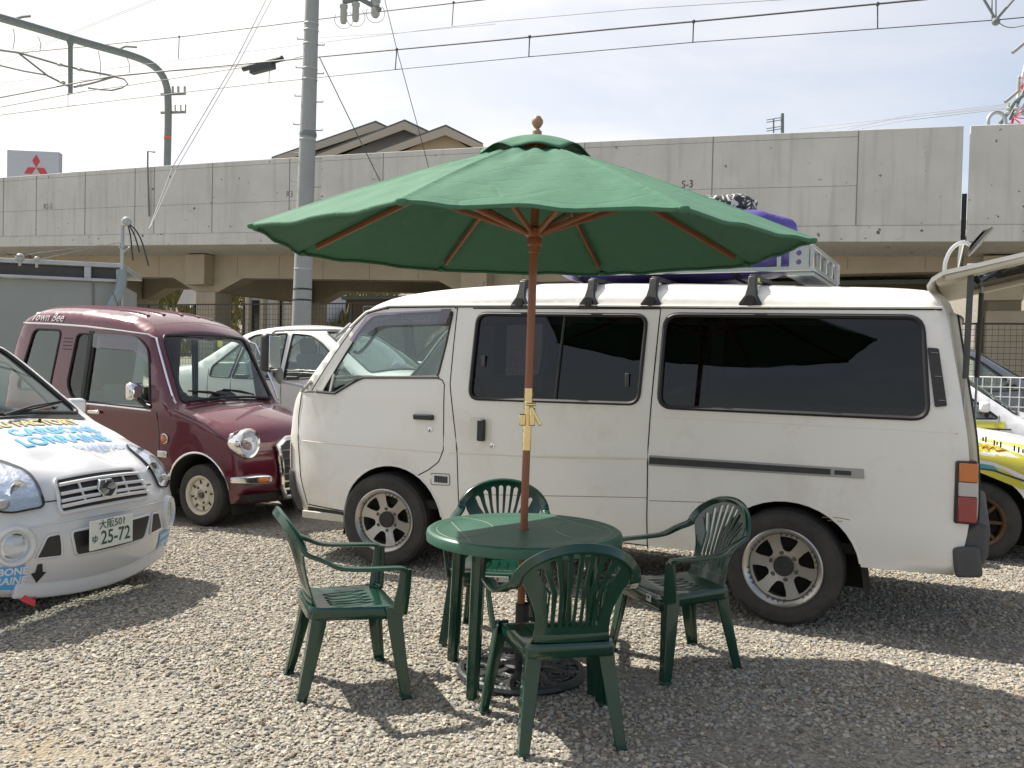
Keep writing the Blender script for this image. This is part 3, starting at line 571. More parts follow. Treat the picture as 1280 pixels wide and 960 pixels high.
# big gabled house over the parapet
gh = thing('gabled_house', (-9.0, 68, 4.6), 0, 'large house with three grey gabled roofs rising above the parapet behind the utility pole', 'house')
m_rt = mat('roof_tile_grey', (.105, .11, .105), .7, noise=(4, .4, (.14, .145, .14))); m_fas = mat('fascia_tan', (.42, .37, .30), .7); m_gab = mat('gable_grey', (.20, .185, .165), .8); m_gabt = mat('gable_tan', (.45, .36, .25), .8)
def px(x, y, dep):                                    # point on the picture ray x,y at camera depth dep, used once to size far equipment
    d = fw + rt * ((x - 640) / 1145) - up * ((y - 480) / 1145); return Vector((0, 0, 1.5)) + d * (dep / d.y)
def gpx(q, y0): v = px(q[0], q[1], 68 + y0) - Vector((-9.0, 68, 4.6)); return (v.x, v.z)
for ap, lf, rt_, y0, wm in (((471, 154), (342, 199), (560, 196), 3.2, m_gab), ((507, 152.5), (398, 195), (580, 187), 1.6, m_gab), ((558, 159), (472, 191), (604, 182), 0, m_gabt)):
    A, L_, R_ = gpx(ap, y0), gpx(lf, y0), gpx(rt_, y0); th = .32
    poly = [L_, A, R_, (R_[0], R_[1] - th), (A[0], A[1] - th * 1.25), (L_[0], L_[1] - th)]
    rf = MB().prism(poly, lambda a, b: (a, y0 - .6, b + .05), lambda a, b: (a, y0 + 9, b + .05)).build('roof', m_rt, gh)
    fp = [(L_[0], L_[1] - .10), (A[0], A[1] - .14), (R_[0], R_[1] - .10), (R_[0], R_[1] - th - .25), (A[0], A[1] - th - .42), (L_[0], L_[1] - th - .25)]
    MB().prism(fp, lambda a, b: (a, y0 - .72, b), lambda a, b: (a, y0 - .605, b)).build('barge_board', m_fas, rf)
    wl = [(L_[0] + .9, L_[1] - .3), (A[0], A[1] - th * 1.4), (R_[0] - .9, R_[1] - .3), (R_[0] - .9, -.1), (L_[0] + .9, -.1)]; MB().prism(wl, lambda a, b: (a, y0, b), lambda a, b: (a, y0 + 8.6, b)).build('gable_wall', wm, gh)
# three-diamond billboard
sg = thing('billboard', (-24.6, 47, 3.35), R(8), 'pale grey billboard with red diamond emblem above the viaduct at far left', 'sign')
pn = MB().box((0, 0, 7.0), (2.5, .5, 2.6)).build('sign_panel', mat('sign_pale', (.40, .42, .46), .5), sg, bevel=.03)
m_sr = mat('sign_red', (.45, .05, .06), .5); dm = lambda cx, cz, a: [(cx + math.cos(a) * .32, cz + math.sin(a) * .32), (cx + math.cos(a + R(60)) * .0 - math.sin(a) * .185, cz + math.cos(a) * .185), (cx - math.cos(a) * .32, cz - math.sin(a) * .32), (cx + math.sin(a) * .185, cz - math.cos(a) * .185)]
for ang in (90, 210, 330):
    a = R(ang); MB().prism(dm(.15 + math.cos(a) * .335, 7.45 + math.sin(a) * .335, a), lambda p_, q_: (p_, -.27, q_), lambda p_, q_: (p_, -.252, q_)).build('emblem_diamond', m_sr, pn)
for x in (-.8, .8): MB().box((x, 0, 2.85), (.2, .2, 5.7)).build('sign_post', m_mast, sg)

# ------------------------------------------------------------------ shed at left
sha = math.atan2(14 - 12.2, -6.04 + 6.836 + .0); sha = R(16)
shd = thing('site_shed', (-6.04, 14.0, .40), sha, 'grey panelled prefabricated shed at far left beside the pipes', 'shed')
m_shed = mat('shed_grey', (.27, .29, .275), .55, noise=(1.5, .35, (.23, .25, .235)))
MB().box((-3.0, 1.2, 1.08), (6.0, 2.4, 2.16)).build('wall', m_shed, shd)
mb = MB()
for x in (-.35, -1.72, -1.9, -3.3, -3.5, -4.9): mb.box((x, -.006, 1.08), (.022, .03, 2.12))
mb.build('panel_joint', m_joint, shd, smooth=False)
mb = MB(); mb.box((-3.0, 1.2, 2.42), (6.16, 2.56, .07)); mb.box((-3.0, -.05, 2.19), (6.1, .08, .05)); mb.build('roof', m_galv, shd, bevel=.01)
MB().box((-3.0, .06, 2.30), (5.98, .05, .16)).build('ventilation_slot', m_dgrey, shd)
for i in range(5): MB().box((-.42 - i * 1.42, -.01, 2.30), (.09, .12, .17)).build('eaves_bracket', m_galv, shd)
sm = thing('service_mast', (-6.0, 13.9, .40), 0, 'thin galvanised mast with insulator at the shed corner', 'mast')
MB().tube([(.06, 0, 0), (.06, 0, 3.02)], .028, 8).build('mast_tube', m_galv, sm)
MB().sphere((.13, -.02, 3.08), .075, 8).build('insulator', m_insul, sm); MB().tube([(.06, 0, 2.85), (.02, -.02, 2.7), (.10, -.05, 2.62), (.18, -.02, 2.7)], .012, 6).build('clamp', m_galv, sm)
mb = MB()
for o_ in ((.34, 2.42), (.2, 2.62), (.1, 2.5)): mb.tube(chaikin([(.13, -.02, 3.08), (.13 + o_[0] * .6, -.02, 2.9), (.13 + o_[0], -.02, o_[1])], 2), .011, 6)
mb.build('lead_wire', m_black, sm)
dpp = MB(); dpp.tube(chaikin([(-5.93, 13.86, 2.75), (-5.93, 13.86, 2.45), (-6.06, 13.8, 2.2), (-6.1, 13.8, 2.0), (-6.1, 13.8, .4)], 2), .075, 10); tag(dpp.build('drain_pipe', mat('pipe_blue_grey', (.22, .27, .29), .45), None), 'blue-grey drainpipe with an offset bend at the shed corner', 'pipe')
dpp = MB(); dpp.tube(chaikin([(-6.0, 13.95, 1.98), (-5.85, 13.95, 2.0), (-5.72, 13.95, 1.95), (-5.70, 13.95, 1.75), (-5.70, 13.95, .4)], 2), .075, 10); tag(dpp.build('vent_pipe', mat('pipe_dark_grey', (.12, .14, .15), .5), None), 'dark grey elbow pipe coming out of a pale box by the shed', 'pipe')
tag(MB().box((-5.92, 14.1, 1.1), (.20, .2, 1.4)).build('meter_box', mat('box_cream', (.42, .41, .33), .6), None, bevel=.01), 'pale upright meter box under the elbow pipe by the shed', 'box')

# ------------------------------------------------------------------ utility pole, catenary, wires
up_ = thing('utility_pole', (-3.955, 17, .5), 0, 'tall grey tapered utility pole with step bolts and steel bands', 'pole')
MB().tube([(.0, 0, 0), (.04, 0, 2.42), (.123, 0, 7.5), (.2, 0, 11.5)], [.19, .168, .125, .095], 24).build('shaft', m_polegrey, up_)
def px_pole(z): return .04 + (z - 2.42) * .0163
for z in (2.05, 2.25, 2.62, 3.5, 5.0, 6.1, 6.3, 6.75, 7.0, 7.12):
    r_ = .168 - (z - 2.42) * .0085; MB().lathe([(r_ + .004, -.016), (r_ + .010, 0), (r_ + .004, .016)], 'Z', 24, (px_pole(z), 0, z)).build('steel_band', m_galv if z not in (2.05, 2.25) else m_stick_k, up_)
for i in range(8):
    z = 3.1 + i * .52
    for sd, dz in ((1, 0), (-1, .1)): r_ = .168 - (z - 2.42) * .0085; MB().tube([(px_pole(z) + sd * r_ * .9, 0, z + dz), (px_pole(z) + sd * (r_ + .12), 0, z + dz), (px_pole(z) + sd * (r_ + .12), 0, z + dz + .03)], .011, 6).build('step_bolt', m_galv, up_)
z = 5.55; MB().lathe([(.15, -.05), (.16, 0), (.15, .05)], 'Z', 20, (px_pole(z), 0, z - .45)).build('collar', m_mast, up_)
xa = thing('insulator_bracket', (-2.95, 16.9, 7.97), 0, 'dark steel bracket carrying three grey ceramic insulators right of the utility pole', 'insulator')
mb = MB(); mb.tube([(-.72, .1, .50), (.40, -.05, -.12)], .045, 6); mb.tube([(-.30, 0, .02), (.52, 0, .22)], .04, 6); mb.build('steel_arm', m_mast, xa)
for x, z, k in ((-.28, -.06, 1), (-.06, -.02, 1), (.30, .06, 1.25)): MB().lathe([(.05, .05), (.075 * k, .03), (.075 * k, -.02), (.06 * k, -.04), (.065 * k, -.25), (.045, -.30), (.02, -.30), (.0001, -.31)], 'Z', 16, (x, 0, z)).build('insulator', m_insul, xa)
for x, z in ((-.28, -.06), (-.06, -.02), (.30, .06)):
    MB().tube([(x + .17 * math.sin(R(t)) , .02, z - .22 + .17 * math.cos(R(t))) for t in range(40, 320, 20)], .005, 5).build('jumper_wire', m_wirel, xa)
# gantry
gt = thing('catenary_gantry', tuple(P(4.8, 7.6, 5.2)), 0, 'grey curved steel catenary gantry standing on the viaduct at left', 'gantry')
def px(x, y, dep):                                    # point on the picture ray x,y at camera depth dep, used once to size the line equipment
    d = fw + rt * ((x - 640) / 1145) - up * ((y - 480) / 1145); return Vector((0, 0, 1.5)) + d * (dep / d.y)
O_ = Vector(gt.location)
def gl(x, y, dep): return px(x, y, dep) - O_
gt_pts = [(209, 208, 39.5), (211, 120, 39.3), (206, 98, 39.1), (195, 84, 38.9), (180, 75, 38.6), (160, 68, 38), (120, 57, 37), (88, 48, 36), (45, 35, 35), (0, 22, 34), (-45, 10, 33)]
MB().tube(chaikin([gl(*q) for q in gt_pts], 2), .15, 12).build('arch_tube', m_mast, gt)
MB().lathe([(.155, -.06), (.155, .06)], 'Z', 12, tuple(gl(209.5, 172, 39.4))).build('orange_band', mat('band_orange', (.55, .14, .05), .6), gt)
MB().tube([gl(88, 50, 36), gl(88, 58, 36), gl(88, 117, 36)], [.16, .09, .085], 10).build('drop_post', m_mast, gt)
def arm(nm, pts, dep, rad, ins=()):
    o_ = MB().tube([gl(a, b, dep) for a, b in pts], rad, 6).build(nm, m_mast, gt)
    for a, b in ins: MB().sphere(tuple(gl(a, b, dep)), .075, 6, (1.7, 1, .9)).build('insulator', m_insul, o_)
arm('cantilever_arm', [(-5, 62), (24, 66), (75, 81), (105, 88), (142, 95)], 36, .04, [(75, 81), (100, 87)]); arm('cantilever_strut', [(24, 67), (60, 95), (86, 108)], 36, .04, [(78, 103)]); arm('cantilever_strut', [(92, 109), (115, 104), (142, 96)], 36, .04, [(100, 107)])
arm('registration_arm', [(142, 96), (155, 99), (160, 105), (152, 110), (140, 113), (125, 112), (110, 110)], 36, .03); arm('registration_arm', [(-4, 81), (30, 89), (59, 94)], 36, .03)
arm('feeder_bracket', [(18, 24), (28, 21), (38, 20)], 35, .05); arm('feeder_bracket', [(150, 61), (157, 58), (171, 59)], 38, .04)
for z, xs_ in ((118, (216, 223, 231)), (141, (219, 226, 232))):
    o_ = MB().tube([gl(201, z, 39.4), gl(232, z - 1, 39.4)], .06, 6).build('insulator_arm', m_mast, gt)
    for x in xs_: MB().tube([gl(x, z, 39.4), gl(x, z - 10, 39.4)], .05 if z == 118 else .025, 6).build('pin_insulator', m_insul if z == 118 else m_mast, o_)
for a, b, c, d_ in ((17, 36, 16, 62), (48, 46, 50, 64), (123, 64, 125, 96), (158, 70, 162, 91)): MB().tube([gl(a, b, 36.5), gl((a + c) / 2 + 2, (b + d_) / 2, 36.5), gl(c, d_, 36.5)], .014, 5).build('jumper_wire', m_mast, gt)
def wire(pts, rad, label, m=m_wire, name='overhead_wire', drops=(), group='overhead wires', cat='wire'):
    """pts: (picture x, y, depth)"""
    Pp = [px(*q) for q in pts]; o_ = MB().tube(Pp, rad, 5).build(name, m, None)
    tag(o_, label, cat, group)
    for a, b in drops: MB().tube([px(*a), px(*b)], rad * .7, 4).build('dropper', m, o_); MB().sphere(tuple(px(*a)), rad * 2.2, 4).build('dropper_clamp', m, o_)
    return o_
def dv(x, bk):                                        # depth of the wire plane bk metres behind the viaduct face at picture column x
    d = fw + rt * ((x - 640) / 1145); n = Vector((VN[0], VN[1], 0)); a = Vector((VA[0], VA[1], 0)) - n * bk; t = a.dot(n) / d.dot(n); return t * d.y
W = lambda L_, bk: [(x, y, dv(x, bk)) for x, y in L_]
D = lambda L_, bk: [((a, b, dv(a, bk)), (c, d_, dv(c, bk))) for a, b, c, d_ in L_]
wire(W([(25, 66), (110, 58), (224, 46), (320, 34), (462, 16), (602, 0), (700, -12)], 5), .021, 'upper messenger wire crossing behind the top of the utility pole', drops=D([(224, 46, 223, 74), (567, 3, 565, 32)], 5))
wire(W([(-20, 107), (0, 104), (160, 83), (320, 63), (460, 46), (620, 27), (800, 11), (990, -1)], 5), .009, 'thin contact wire under the upper messenger wire', m_wirel)
wire(W([(400, 47), (500, 41), (620, 30)], 5.2), .007, 'short faint wire joining the upper contact wire right of the pole', m_wirel)
wire(W([(-20, 125), (0, 122), (142, 95), (210, 88.5), (305, 80), (400, 71), (496, 62), (620, 50.5), (760, 37), (900, 24), (1097, 5), (1160, -1)], 1.5), .024, 'heavy lower messenger wire crossing the whole sky with droppers', drops=D([(496, 62, 494, 87), (662, 46, 661, 71), (867, 27, 866, 53), (1097, 5, 1097, 36)], 1.5))
wire(W([(-20, 147), (0, 144), (85, 133), (200, 119), (320, 105), (494, 87), (661, 71), (866, 53), (1097, 36), (1245, 25), (1300, 20)], 1.5), .013, 'lowest contact wire hanging from the heavy messenger wire', drops=D([(337, 88, 336, 103), (85, 118, 85, 133)], 1.5))
wire(W([(-20, 136), (0, 134), (107, 114), (160, 107), (230, 96), (304, 84)], 2.2), .014, 'wire running from the gantry arm to the black tension box')
wire(W([(355, 76), (379, 70)], 2.2), .014, 'short wire from the black tension box to the utility pole'); wire(W([(308, 82), (200, 90), (100, 101)], 2.6), .009, 'faint second wire left of the black tension box', m_wirel)
bx = MB(); a, b = px(304, 86, dv(304, 2.2)), px(353, 73, dv(353, 2.2)); dd = (b - a).normalized(); bx.tube([a, b], .10, 8); c_ = a.lerp(b, .5); Mx = Matrix((dd, Vector((0, 0, 1)).cross(dd).normalized(), dd.cross(Vector((0, 0, 1)).cross(dd)).normalized())).transposed(); bx.box(c_ - Vector((0, 0, .12)), (.95, .22, .28), Mx)
tag(bx.build('tension_box', mat('dark_green_box', (.025, .035, .03), .5), None, bevel=.01), 'dark tensioning box hung on the wire left of the utility pole', 'box')
wire([(-5, 78, 45), (90, 40, 42), (192, -1, 40)], .008, 'faint wire slanting up to the left of the gantry', m_wirel); wire([(-5, 83, 45), (95, 40, 42), (197, -1, 40)], .008, 'second faint wire slanting up close beside the first', m_wirel)
wire([(335, -5, 26), (295, 75, 25), (215, 210, 24), (186, 287, 14.2)], .009, 'service wire falling from the sky to the shed mast, left one of the pair', m_wirel); wire([(342, -5, 26), (300, 75, 25), (221, 210, 24), (188, 284, 14.2)], .008, 'service wire falling from the sky to the shed mast, right one of the pair', m_wirel)
wire([(399, 71, 17), (435, 145, 16.5), (472, 220, 16), (500, 275, 15.6)], .009, 'guy wire slanting down from the utility pole behind the parasol', m_wire, 'guy_wire'); wire([(480, -4, 19), (496, 62, 18.5), (524, 165, 18), (545, 245, 17.6)], .008, 'long guy wire crossing the messenger wire clamp', m_wire, 'guy_wire')
wire([(-2, 312, 12.4), (25, 321, 13.0), (45, 316, 14), (130, 306, 20)], .007, 'cable passing over the shed roof insulator, upper one', m_wirel, 'service_cable'); wire([(44, 325, 13.2), (100, 313, 17), (150, 303, 22)], .007, 'cable from the small shed roof insulator, lower one', m_wirel, 'service_cable')
for x, y in ((25, 322), (46, 324)):
    k = 1.25 if x == 25 else .8; q = px(x, y, 13.2); tag(MB().sphere(tuple(q), .05 * k, 8).add([], []).lathe([(.02, -.12), (.02, 0)], 'Z', 8, tuple(q)).build('roof_insulator', m_insul, None), 'larger ball insulator on the shed roof edge' if x == 25 else 'smaller ball insulator on the shed roof edge', 'insulator')
# V string at top right
vs = thing('catenary_hanger', tuple(px(1245, 27, dv(1245, 1.5))), 0, 'V-shaped steel hanger holding the contact wire at the top right corner', 'hanger'); o0 = Vector(vs.location)
for x0 in (1228, 1270): MB().tube([px(x0, -4, dv(x0, 1.5)) - o0, px(1245, 25, dv(1245, 1.5)) - o0], .030, 6).build('hanger_rod', m_mast, vs)
for x0 in (1240, 1245): MB().tube([px(x0, -4, dv(x0, 1.5)) - o0, px(x0, 24, dv(x0, 1.5)) - o0], .014, 6).build('hanger_wire', m_wirel, vs)
MB().sphere((0, 0, 0), .09, 8).build('clamp', m_mast, vs); MB().tube(chaikin([px(1246, 27, dv(1245, 1.5)) - o0, px(1260, 36, dv(1260, 1.5)) - o0, px(1285, 31, dv(1285, 1.5)) - o0], 2), .012, 5).build('jumper_wire', m_wirel, vs)
# pylon, far right
py_ = thing('transmission_pylon', tuple(px(1308, 170, 85).to_2d().to_3d() + Vector((0, 0, 4.8))), R(10), 'red and white lattice transmission pylon behind the viaduct at far right', 'pylon'); o0 = Vector(py_.location)
m_pr = mat('pylon_red', (.50, .045, .09), .5); m_pw = mat('pylon_white', (.72, .70, .70), .5)
zb_, zt_ = 0, 31.0; hw = lambda z: 4.6 * (1 - z / 36.0)
for sx, sy in ((-1, -1), (1, -1), (1, 1), (-1, 1)):
    for k in range(6):
        a_, b_ = zt_ * k / 6, zt_ * (k + 1) / 6; MB().tube([(sx * hw(a_), sy * hw(a_), a_), (sx * hw(b_), sy * hw(b_), b_)], .13, 6).build('leg_segment', m_pr if k != 4 else m_pw, py_)
mb = MB()
for k in range(12):
    a_, b_ = zt_ * k / 12, zt_ * (k + 1) / 12
    for s1, s2 in (((-1, -1), (1, -1)), ((1, -1), (1, 1)), ((1, 1), (-1, 1)), ((-1, 1), (-1, -1))):
        mb.tube([(s1[0] * hw(a_), s1[1] * hw(a_), a_), (s2[0] * hw(b_), s2[1] * hw(b_), b_)], .055, 4); mb.tube([(s2[0] * hw(a_), s2[1] * hw(a_), a_), (s1[0] * hw(b_), s1[1] * hw(b_), b_)], .055, 4); mb.tube([(s1[0] * hw(b_), s1[1] * hw(b_), b_), (s2[0] * hw(b_), s2[1] * hw(b_), b_)], .05, 4)
mb.build('lattice_bracing', m_pr, py_)
for z in (23.5, 28.0):
    a_ = MB().tube([(-hw(z), 0, z), (-hw(z) - 1.7, -.2, z + .2)], .10, 6).build('cross_arm', m_pw if z < 25 else m_mast, py_); MB().tube([(-hw(z) - 1.6, -.2, z + .2), (-hw(z) - 1.65, -.2, z - 1.1), (-hw(z) - 3.0, -.3, z - 2.2)], .16, 8).build('insulator_string', m_insul, a_)
eq = thing('line_equipment', tuple(px(1272, 150, 24)), 0, 'grey switch equipment on top of the wall at far right', 'equipment')
mb = MB(); mb.box((0, 0, -.25), (.75, .4, .22)); mb.tube([(-.45, 0, -.1), (-.1, 0, .45), (.25, 0, .75)], .06, 6); mb.tube([(-.2, 0, 0), (.2, 0, .9)], .04, 6); mb.tube([(.2, 0, -.4), (.25, 0, 1.0)], .03, 6); mb.box((.0, 0, -.5), (.5, .3, .3)); mb.build('switch_frame', m_mast, eq, bevel=.02)
for x in (-.3, -.1, .1, .3): MB().lathe([(.03, -.2), (.07, -.14), (.03, -.1), (.07, -.04), (.03, 0), (.02, .1)], 'Z', 10, (x, -.1, .3)).build('pin_insulator', m_insul, eq)
hp = MB().tube(chaikin([px(1235, 160, 22), px(1235, 148, 22), px(1240, 142, 22), px(1247, 140, 22), px(1254, 143, 22), px(1257, 150, 22), px(1257, 160, 22)], 2), .045, 8).build('ladder_hoop', m_galv, None); tag(hp, 'arched grey handrail hoop standing on the wall top beside the joint', 'handrail')
for i, (y0_, y1_, d_) in enumerate(((157, 133, 110), (161, 130, 115), (164, 134, 112), (158, 128, 118))): wire([(1000 + 20 * i, y0_ + 4, d_ + 60), (1130, (y0_ + y1_) / 2 + 2, d_ + 30), (1275, y1_, 86)], .03, 'faint power line sagging from the pylon to beyond the viaduct', m_wirel, 'power_line', group='faint power lines from the pylon')
ta = thing('television_aerial', tuple(px(977, 170, 60)), 0, 'small television aerial on a short post poking over the parapet', 'aerial'); o0 = Vector(ta.location)
MB().tube([px(978, 172, 60) - o0, px(978, 142, 60) - o0], .11, 8).build('post', m_mast, ta); MB().tube([px(967, 166, 60) - o0, px(967, 149, 60) - o0], .05, 6).build('aerial_mast', m_mast, ta)
mb = MB()
for y in (149, 152, 160, 163): mb.tube([px(958, y + 1, 60) - o0, px(976, y - 2, 60) - o0], .03, 5)
mb.build('aerial_elements', m_mast, ta)
nf = thing('white_netting', tuple(rl_n := Vector((6.2, 11.0, .4))), R(-26), 'white square-mesh netting in front of the dark grey car', 'net')
mb = MB()
for i in range(29): mb.tube([(-1.4 + i * .1, 0, .05), (-1.4 + i * .1 + .01, 0, 1.05)], .007, 4)
for k in range(9): mb.tube([(-1.4, 0, .10 + k * .118), (1.4, 0, .10 + k * .118)], .007, 4)
mb.build('net_mesh', mat('net_white', (.75, .75, .72), .6), nf, smooth=False)
for x in (-1.42, 1.42): MB().tube([(x, 0, -.02), (x, 0, 1.08)], .02, 8).build('net_post', m_mast, nf)
# ------------------------------------------------------------------ vehicles
UH = R(-26.5); UV = Vector((math.cos(UH), math.sin(UH), 0)); WV = Vector((-math.sin(UH), math.cos(UH), 0))
def seat(root, u, y, z, h=0.62, face=1, w=0.48, m=None):
    m = m or m_int
    mb = MB(); mb.box((u + face * .05, y, z), (.5, w, .16)); s_ = mb.build('seat', m, root, bevel=.05)
    MB().box((u - face * .23, y, z + h * .5), (.13, w * .94, h), Matrix.Rotation(-face * R(12), 3, 'Y')).build('seat_back', m, s_, bevel=.05)
    MB().box((u - face * .33, y, z + h + .08), (.09, w * .5, .19), Matrix.Rotation(-face * R(8), 3, 'Y')).build('headrest', m, s_, bevel=.04)
def steering(root, u, y, z, face=1):
    pts = [(0, .18 * math.cos(R(a)), .18 * math.sin(R(a))) for a in range(0, 360, 15)]; Mr = Matrix.Rotation(face * R(28), 3, 'Y')
    mb = MB(); mb.tube([Mr @ Vector(q) + Vector((u, y, z)) for q in pts], .016, 8, closed=True); mb.box((u, y, z), (.04, .30, .035), Mr); mb.tube([(u, y, z), (u + face * .3, y, z - .16)], .03)
    mb.build('steering_wheel', m_black, root)
def wiper(root, B, s0, t0, s1, t1, off=.02):
    a = Vector(B.bp(s0, t0, off)); b = Vector(B.bp(s1, t1, off)); mid = a.lerp(b, .45) + Vector((0, 0, .012))
    mb = MB(); mb.tube([a, mid, b], [.009, .008, .005], 6); c = Vector(B.bp(s1, t1, off * .6)); d = Vector(B.bp(s0 + (s1 - s0) * .2, t0 + (t1 - t0) * .15, off * .6)); mb.tube([d, c], .007, 6)
    mb.build('wiper', m_black, root)

# ---- white van
van = thing('parked_van', (-0.92339768 + WV.x * .845, 6.53663243 + WV.y * .845, 0), UH, 'white high roof van with dark side windows and its tailgate raised, right behind the parasol', 'van')
def wf_van(u, z):
    u = np.asarray(u, float); z = np.asarray(z, float)
    w = .845 - .075 * np.clip((z - 1.22) / .75, 0, 1) ** 1.3 - .03 * np.clip((.55 - z) / .25, 0, 1)
    w += .006 * np.exp(-((z - .90) / .02) ** 2)
    return w - .13 * np.clip((-.25 - u) / .75, 0, 1) ** 2.6
silv = [(-.80, .33, .03, .03), (-.90, .42, .05, .05), (-.945, .62, .08, .08), (-.955, .88, .09, .08), (-.935, 1.08, .09, .08), (-.87, 1.22, .07, .07), (-.76, 1.30, .05, .06), (-.36, 1.745, .05, .05), (-.19, 1.885, .07, .05), (.06, 1.968, .10, .05),
        (.52, 2.012, .13, .05), (1.13, 2.026, .13, .05), (2.0, 2.008, .13, .05), (2.9, 1.975, .13, .05), (3.50, 1.95, .12, .05), (3.61, 1.90, .06, .04), (3.665, 1.6, .03, .03), (3.72, 1.3, .03, .02), (3.755, 1.1, .03, .02), (3.775, .75, .03, .02), (3.75, .55, .03, .02), (3.70, .40, .02, .01)]
VB = Body(silv, wf_van, 1.0, 13); VB.wmax = .845
frontw = rpoly([(-.535, 1.248), (-.21, 1.728), (-.12, 1.812), (.535, 1.835), (.50, 1.61), (.452, 1.385), (-.17, 1.365), (-.42, 1.242)], [.02, .1, .06, .02, .05, .03, .06, .04])
win1 = rpoly([(.735, 1.822), (1.935, 1.806), (1.91, 1.255), (.712, 1.243)], .07)
win2 = rpoly([(2.055, 1.812), (3.505, 1.796), (3.555, 1.240), (2.042, 1.242)], .085)
arF = archhole((.09, .36), .415, .385, .2); arR = archhole((2.82, .36), .415, .375, .2)
sws0 = VB.sat(z=1.30, hi=1.6); sws1 = VB.sat(z=1.90, hi=2.2); srr0 = VB.sat(z=1.80, lo=5.2); srr1 = VB.sat(z=.66, lo=5.2)
wshole = rpoly([(sws0, -.9), (sws0, .9), (sws1, .88), (sws1, -.88)], .07)
rrhole = rpoly([(srr0, -.84), (srr0, .84), (srr1, .84), (srr1, -.84)], .08)
mb = MB(); VB.side(mb, VB.outline, [frontw, win1, win2, arF, arR], edge=True); VB.band(mb, 0, VB.s[-1], [wshole, rrhole]); mb.build('body', m_white, van, merge=4e-4, angle=50)
liner(van, VB, [arF, arR])
for q in (arF, arR):
    for sd in (-1, 1): VB.sline(MB_ := MB(), q[1:-1], .008, 0, (sd,)); MB_.build('wheel_arch_lip', m_white, van)
MB().box((1.35, 0, .47), (4.0, 1.45, .06)).build('floor', m_well, van)
mb = MB(); VB.band(mb, sws0 - .02, sws1 + .02, outer=inflate(wshole, .0), off=-.006, grid=.1); mb.build('windscreen', m_glassw, van)
mb = MB(); mb.tube([VB.bp(a, t, .0) for a, t in dens(wshole, .06)], .012, 6, closed=True); mb.build('windscreen_seal', m_seal, van)
def side_window(B, root, name, poly, glass, seal=.013, side=-1, sealm=None, off=-.01):
    mb = MB(); B.side(mb, poly, off=off, sides=(side,), grid=.12); g = mb.build(name, glass, root)
    mb = MB(); Q = dens(poly, .05, True); A = np.array(Q); Y = B.Y(A[:, 0], A[:, 1])
    mb.tube([(a, side * y, z) for (a, z), y in zip(Q, Y)], seal, 6, closed=True); mb.build('window_seal', sealm or m_seal, g); return g
for sd in (-1, 1):
    side_window(VB, van, 'door_window', frontw, m_glass, .008, sd)
    g = side_window(VB, van, 'sliding_door_window', win1, m_glassd, .014, sd)
    mb = MB(); VB.sline(mb, [(1.378, 1.81), (1.347, 1.26)], .009, -.004, (sd,)); mb.build('window_divider', m_seal, g)
    if sd < 0:
        mb = MB(); mb.box(VB.sp(.80, 1.50, .002), (.03, .012, .075)); mb.box(VB.sp(1.83, 1.40, .002), (.025, .012, .085)); mb.build('window_latch', m_dgrey, g, bevel=.003)
    side_window(VB, van, 'rear_side_window', win2, m_glassd, .015, sd)
mb = MB(); VB.sline(mb, [(.46, 1.380), (-.17, 1.362), (-.24, 1.335), (-.42, 1.238), (-.60, 1.243)], .011, .004); mb.build('belt_moulding', m_black, van)
mb = MB(); VB.sline(mb, [(-.470, 1.245), (-.445, 1.385)], .010, -.002); mb.build('quarter_bar', m_white, van)
visor = rpoly([(-.30, 1.63), (-.15, 1.825), (.538, 1.852), (.505, 1.752), (-.055, 1.735), (-.25, 1.612)], [.02, .05, .01, .01, .05, .02])
mb = MB(); VB.side(mb, visor, off=.035, sides=(-1,), grid=.08); v_ = mb.build('window_visor', m_visor, van)
mb = MB(); VB.side(mb, [(.455, 1.852), (.538, 1.855), (.508, 1.745), (.43, 1.75)], off=.030, sides=(-1,), grid=.08); mb.build('visor_end', mat('visor_brown', (.10, .045, .04), .4), v_)
# panel gaps
mb = MB()
gaps = [[(-.70, .40), (-.765, .60), (-.80, .85), (-.80, 1.05), (-.768, 1.235), (-.62, 1.24)], [(-.34, .375), (-.70, .39)], [(.30, .683), (.40, .735), (.478, .795), (.515, .88), (.508, 1.33), (.49, 1.36), (.455, 1.372)],
        [(.568, 1.862), (.553, 1.337), (.622, .9), (.634, .68), (.657, .30)], [(.693, 1.858), (2.02, 1.848), (2.0, 1.40), (1.981, .985), (1.987, .36)], [(.55, 1.862), (.56, 1.858)], [(-.655, 1.25), (-.47, 1.50), (-.285, 1.74), (-.20, 1.815), (-.10, 1.853), (0, 1.860)]]
for q in gaps + [[(.66, .38), (1.985, .375)]]: VB.sline(mb := MB(), q, .0045, -.0015); mb.build('panel_gap', m_seam, van)
mb = MB(); m_rl = mat('rust_line', (.25, .17, .1), .8)
for q in ([(.747, .592), (1.3, .63), (1.979, .677)], [(2.0, .66), (2.5, .69)], [(3.02, .655), (3.10, .662), (3.17, .655)], [(3.05, .64), (3.13, .643)]): VB.sline(mb := MB(), q, .0024, -.001); mb.build('dent_crease', m_rl, van)
m_dc = mat('dusty_crease', (.68, .64, .55), .5)
for q, rr in ([[(-.75, .868), (-.2, .862), (.5, .86)], .010], [[(.56, .862), (1.2, .88), (1.97, .918)], .010], [[(.0, 1.12), (.5, 1.118)], .003], [[(.56, 1.2), (2.0, 1.195)], .0045], [[(2.0, 1.18), (3.70, 1.17)], .006], [[(3.24, .86), (3.74, .83)], .005]):
    VB.sline(mb := MB(), q, rr, -.3 * rr - .0035); mb.build('body_crease', m_dc, van)
